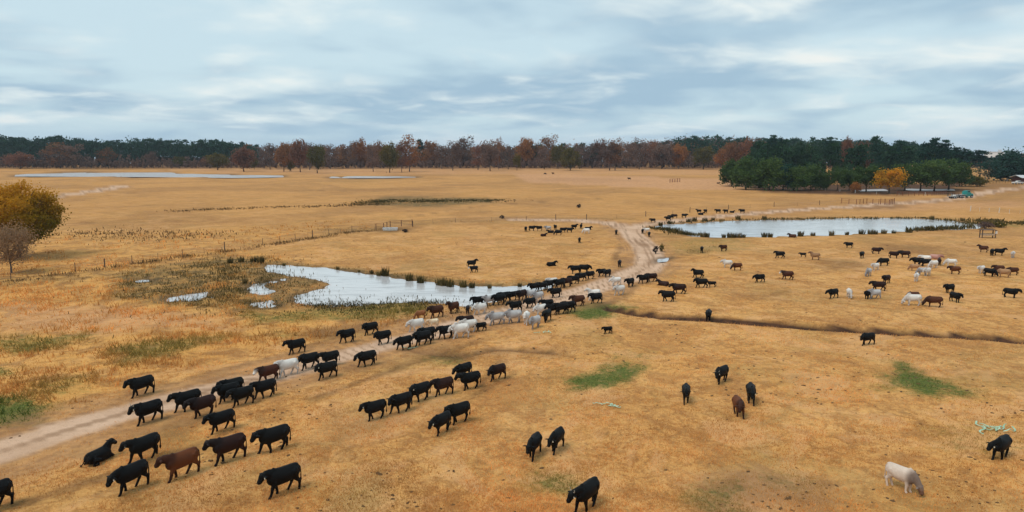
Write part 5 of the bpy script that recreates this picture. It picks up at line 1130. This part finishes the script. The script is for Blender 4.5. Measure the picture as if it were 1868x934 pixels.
# reeds and bushes
REED = leaf_mat("reed_leaves", [(.055, .050, .020), (.12, .09, .035), (.26, .17, .055)], .25)
def reed_mesh(seed, n, h, w, spread=.35):
    rg = np.random.default_rng(seed); V = []; 
    th = rg.random(n)*6.283; rad = spread*np.sqrt(rg.random(n)); bx, by = np.cos(th)*rad, np.sin(th)*rad; l = h*(.5+.6*rg.random(n)); t2 = rg.random(n)*6.283; ww = w*(.6+.8*rg.random(n))
    lx, ly = bx*(1+.8*rg.random(n))+rg.normal(size=n)*.06*h, by*(1+.8*rg.random(n))+rg.normal(size=n)*.06*h
    V = np.stack([np.stack([bx-np.cos(t2)*ww, by-np.sin(t2)*ww, -.15+0*bx], 1), np.stack([bx+np.cos(t2)*ww, by+np.sin(t2)*ww, -.15+0*bx], 1), np.stack([(bx+lx)/2+np.cos(t2)*ww*.7, (by+ly)/2+np.sin(t2)*ww*.7, l*.6], 1), np.stack([lx, ly, l], 1)], 1).reshape(-1, 3)
    m = mesh_np("reeds", V, np.arange(n*4).reshape(-1, 4)); vattr(m, "rnd", np.repeat(rg.random(n), 4)); m.materials.append(REED); return m
RM = [reed_mesh(s, 90, .9, .035) for s in range(4)]
RL1 = [(616, 492, .6), (655, 497, .5), (678, 500, .7), (692, 503, 1.0), (703, 503, 1.5), (747, 512, 1.35), (767, 516, 1.35), (801, 520, 1.2), (809, 521, 1.4), (821, 523, 1.3), (845, 524, 1.2), (861, 525, 1.0), (893, 526, .7), (948, 523, .7), (518, 485, .7), (476, 480, 1.5), (463, 478, 1.2), (420, 480, 1.1), (447, 517, .9), (440, 478, 1.2)]
RN1 = ['first small reed tuft along the far bank of the left pond', 'low reed tuft second along the far bank of the left pond', 'reed tuft just left of the first tall clump on the left pond', 'narrow reed clump left of the widest one on the left pond', 'widest dark reed clump standing in the left pond', 'reed clump in the left pond right of the widest one', 'second tall reed clump right of the widest one in the left pond', 'left one of three close reed clumps in the left pond', 'middle one of three close reed clumps in the left pond', 'right one of three close reed clumps in the left pond', 'single reed clump near the middle of the pond bank', 'slim reed clump right of the single one on the pond bank', 'small reed tuft below the black calf on the pond bank', 'tiny reed tuft near the pond corner by the cattle file', 'reed tuft at the left tip of the left pond', 'dark bushy reed clump at the upper left corner of the pond', 'dark reed clump left of the bushy one at the pond corner', 'reed clump in the marsh below the wire fence', 'reed clump between the pond and the small puddle in the marsh', 'reed clump in the marsh just left of the dark pair']
for (x, y, s), lab in zip(RL1, RN1):
    o = ob('reed_clump', RM[random.randrange(4)], None, None, at(x, y)); o.location.z = max(o.location.z, WL-.05); o.scale = (s, s, s); o.rotation_euler.z = random.random()*6; tag(o, lab, 'reeds', 'reed clumps at the left pond')
ORD = 'zeroth first second third fourth fifth sixth seventh eighth ninth tenth eleventh twelfth thirteenth fourteenth fifteenth sixteenth seventeenth eighteenth nineteenth twentieth twenty-first twenty-second twenty-third twenty-fourth twenty-fifth'.split()
RL2 = [(1219, 418, 1.3), (1232, 421, 1.6), (1243, 424, 1.4), (1251, 425, 1.5), (1258, 426, 1.3), (1283, 429, 1.7), (1290, 429, 1.5), (1320, 430, 1.2), (1331, 430, 1.6), (1338, 430, 1.5), (1348, 430, 1.6), (1356, 430, 1.2), (1394, 429, 1.5), (1405, 429, 1.4), (1460, 427.5, 1.7), (1483, 427, 1.3), (1517, 426, 1.6), (1545, 425, 1.1), (1572, 424, 1.7), (1588, 424, 1.7), (1596, 424, 1.4), (1612, 423, 1.5), (1630, 422.5, 1.2), (1658, 421, 1.7), (1221, 409, 1.3), (1256, 406, 1.5), (1266, 405, 1.8), (1286, 404, 1.5), (1301, 403, 1.3), (1346, 401.5, 1.7), (1394, 400.5, 1.5), (1205, 413, 1.5), (1700, 401, 1.5), (1755, 404, 1.3)]
for i, (x, y, s) in enumerate(RL2):
    o = ob('reed_clump', RM[random.randrange(4)], None, None, at(x, y+(3.2 if y > 415 else -1))); o.scale = (s*.95, s*.95, s*.8); o.rotation_euler.z = random.random()*6
    far = i >= 24 and y < 415 or 408 < y < 411; k = sum(1 for j, q in enumerate(RL2[:i+1]) if (q[1] < 415) == (y < 415))
    k = 1+sum(1 for q in RL2 if (q[1] < 415) == (y < 415) and q[0] < x)
    tag(o, f'dark reed clump on the {"far" if y < 415 else "near"} shore of the right pond, {ORD[k]} from its left tip', 'reeds', f'reed clumps on the {"far" if y < 415 else "near"} shore of the right pond')
def veg_strip(name, label, pts, n, h, w, width=1.0, mat=REED):
    L = [at(*p) for p in pts]; P = []; 
    seg = [(b-a).length for a, b in zip(L[:-1], L[1:])]; tot = sum(seg); V = []; R_ = []
    for a, b, s in zip(L[:-1], L[1:], seg):
        k = int(n*s/tot)
        t = rng.random(k); x = a.x+(b.x-a.x)*t+rng.normal(size=k)*width; y = a.y+(b.y-a.y)*t+rng.normal(size=k)*width; keep = fbm(x, y, 2.2, 61)+.1*rng.normal(size=k) > .47; x, y = x[keep], y[keep]; k = len(x); z = np.maximum(height(x, y), WL)
        a_ = rng.random(k)*6.283; ww = w*(.6+.8*rng.random(k)); l = h*(.4+.8*rng.random(k))*(.5+fbm(x, y, 4, 3)); dx, dy = np.cos(a_)*ww, np.sin(a_)*ww; ox, oy = rng.normal(size=k)*h*.25, rng.normal(size=k)*h*.25
        V.append(np.stack([np.stack([x-dx, y-dy, z-.05], 1), np.stack([x+dx, y+dy, z-.05], 1), np.stack([x+ox+dx*.6, y+oy+dy*.6, z+l*.7], 1), np.stack([x+ox-dx*.2, y+oy, z+l], 1)], 1).reshape(-1, 3)); R_.append(np.repeat(rng.random(k), 4))
    V = np.concatenate(V); m = mesh_np(name, V, np.arange(len(V)).reshape(-1, 4)); vattr(m, "rnd", np.concatenate(R_)); tag(ob(name, m, mat), label, None, None, 'stuff')
DRYW = leaf_mat("dead_weeds", [(.09, .055, .03), (.18, .11, .05), (.32, .20, .08)], .25)
veg_strip('shore_sedge', 'dark sedge along the near shore of the right pond', [(1655, 421), (1700, 419.5), (1740, 417.5), (1778, 414.5)], 1000, .9, .12, .9)
veg_strip('shore_sedge', 'olive sedge spit at the left tip of the right pond', [(1190, 416), (1215, 419), (1240, 425), (1270, 429.5)], 1300, .55, .09, 1.4)
veg_strip('shore_sedge', 'dark sedge on the far shore of the right pond', [(1215, 408), (1300, 403), (1500, 398.5), (1680, 397.5), (1785, 408)], 1500, .5, .12, .9)
veg_strip('shore_sedge', 'sedge and weeds along the near bank of the left pond', [(540, 561), (640, 560), (700, 555), (800, 557), (850, 562)], 4200, .24, .05, 2.2)
veg_strip('shore_sedge', 'dark sedge in the marsh round the puddles at left', [(280, 530), (330, 520), (400, 500), (460, 520), (500, 545), (420, 560), (440, 500), (380, 480), (470, 478)], 6500, .34, .05, 4.5)
veg_strip('fence_weeds', 'dead weeds along the foot of the long wire fence', [(-60, 524), (138, 498), (333, 470), (479, 449), (642, 424), (684, 420)], 5000, .4, .04, 1.0, DRYW)
veg_strip('dead_weeds', 'dark dead weeds in a line across the left field', [(310, 386), (380, 383), (470, 379), (560, 377), (640, 375), (700, 372)], 1500, .45, .14, 2.4, DRYW)
veg_strip('dead_weeds', 'dark dead weeds patch in the golden grass of the left field', [(140, 428), (180, 424), (240, 428), (280, 432), (380, 430)], 1500, .45, .10, 5.0, DRYW)
veg_strip('swale_sedge', 'dark green sedge filling the wet swale in the middle field', [(665, 373), (700, 366), (780, 367), (850, 366), (915, 366)], 5200, .35, .16, 4.5)
veg_strip('bank_brush', 'olive brush on the bank right of the right pond', [(1778, 408), (1800, 404), (1840, 407), (1880, 410), (1960, 408)], 2000, .7, .14, 2.4)
def bush(name, x, y, w, h, lm, label, n=900, leaf=.12):
    p = at(x, y); t = empty(name, p); tag(t, label, 'bush'); rg = np.random.default_rng(int(x)); P, s = crown_pts(rg, 'low', n, h, w); P[:, 2] = np.maximum(P[:, 2], .05); V, F = quads(P, leaf, rg); m = mesh_np("foliage", V, F); vattr(m, "rnd", np.repeat(s, 4)); ob('foliage', m, LM[lm], t)
    mb = MB()
    for k in range(5): a = k*1.26; mb.tube([(0, 0, -.1), (math.cos(a)*w*.2, math.sin(a)*w*.2, h*.4), (math.cos(a)*w*.35, math.sin(a)*w*.35, h*.75)], [.05, .03, .01], 5)
    mb.build('stem', BARK, t)
bush('scrub_bush', 1797, 417, 3.4, 1.8, 'purple', 'brown scrubby bush right behind the mineral feeder')
bush('scrub_bush', 1822, 415, 3.0, 1.4, 'olive', 'low olive brown bush right of the mineral feeder')
bush('weed_bush', 1207, 459, .9, 1.5, 'olive', 'thin upright weed standing above the small puddle', 260, .09)
bush('weed_bush', 1196, 463, 1.1, 1.5, 'under', 'dark ragged weed between the road and the small puddle', 300, .09)
bush('weed_bush', 1056, 379, 1.6, 1.2, 'under', 'lone dark bush in the field above the far herd', 200, .15)
bush('weed_bush', 916, 399, 1.4, 1.0, 'under', 'small dark bush on the fence line left of the far herd', 200, .12)
bush('weed_bush', 739, 424, 1.2, .8, 'under', 'small dark bush below the right side of the dark pen', 200, .12)
# dung and clods
def clods(n):
    V = []; F = []; b = 0; ico = MB(); 
    a = np.radians((rng.random(n)*2-1)*40); u = rng.random(n); r = 1/(1/30+(1/190-1/30)*u); x, y = r*np.sin(a), r*np.cos(a); M = masks(x, y); keep = (rng.random(n) < (1-.85*M['tall'])*np.clip(fbm(x, y, 9, 88)*5-2.2, .03, 1))&(M['wet'] < .1)
    x, y, r = x[keep], y[keep], r[keep]; z = height(x, y)
    for i in range(len(x)):
        s = random.uniform(.03, .10)*(1+r[i]/160)*(1.5 if random.random() < .06 else 1); k = 7; hgt = s*random.uniform(.2, .45); st = random.uniform(1, 1.9); an = random.random()*3.14; ca, sa = math.cos(an), math.sin(an); ring = []
        for lvl, q, zz_ in ((0, 1.0, -.03), (1, .75, hgt*.8)):
            for j in range(k):
                th = 6.283*j/k; rr_ = s*q*random.uniform(.45, 1.2); X = math.cos(th)*rr_*st; Y = math.sin(th)*rr_; V.append((x[i]+X*ca-Y*sa, y[i]+X*sa+Y*ca, z[i]+zz_))
        V.append((x[i], y[i], z[i]+hgt))
        for j in range(k):
            j2 = (j+1) % k; F.append((b+j, b+j2, b+k+j2)); F.append((b+j, b+k+j2, b+k+j)); F.append((b+k+j, b+k+j2, b+2*k))
        b += 2*k+1
    m = mesh_np('dung_pats', V, F, True); o = ob('dung_pats', m, simple("dung", (.09, .05, .025), (.16, .09, .04), .3, .95, .1)); tag(o, 'dark dung pats and clods strewn over the pasture', None, None, 'stuff')
clods(3400)

# thin air haze round the whole place
if HAZE:
    m, n = newmat("air_haze"); v = n.n('ShaderNodeVolumePrincipled', None, Color=(.72, .82, .92), Density=HAZE); v.inputs['Anisotropy'].default_value = .2
    o_ = n.n('ShaderNodeOutputMaterial'); n.t.links.new(v.outputs[0], o_.inputs['Volume'])
    hb = MB().box((0, 0, -40), (8400, 8400, 210)).mesh('haze', m); tag(ob('haze', hb), kind='stuff')
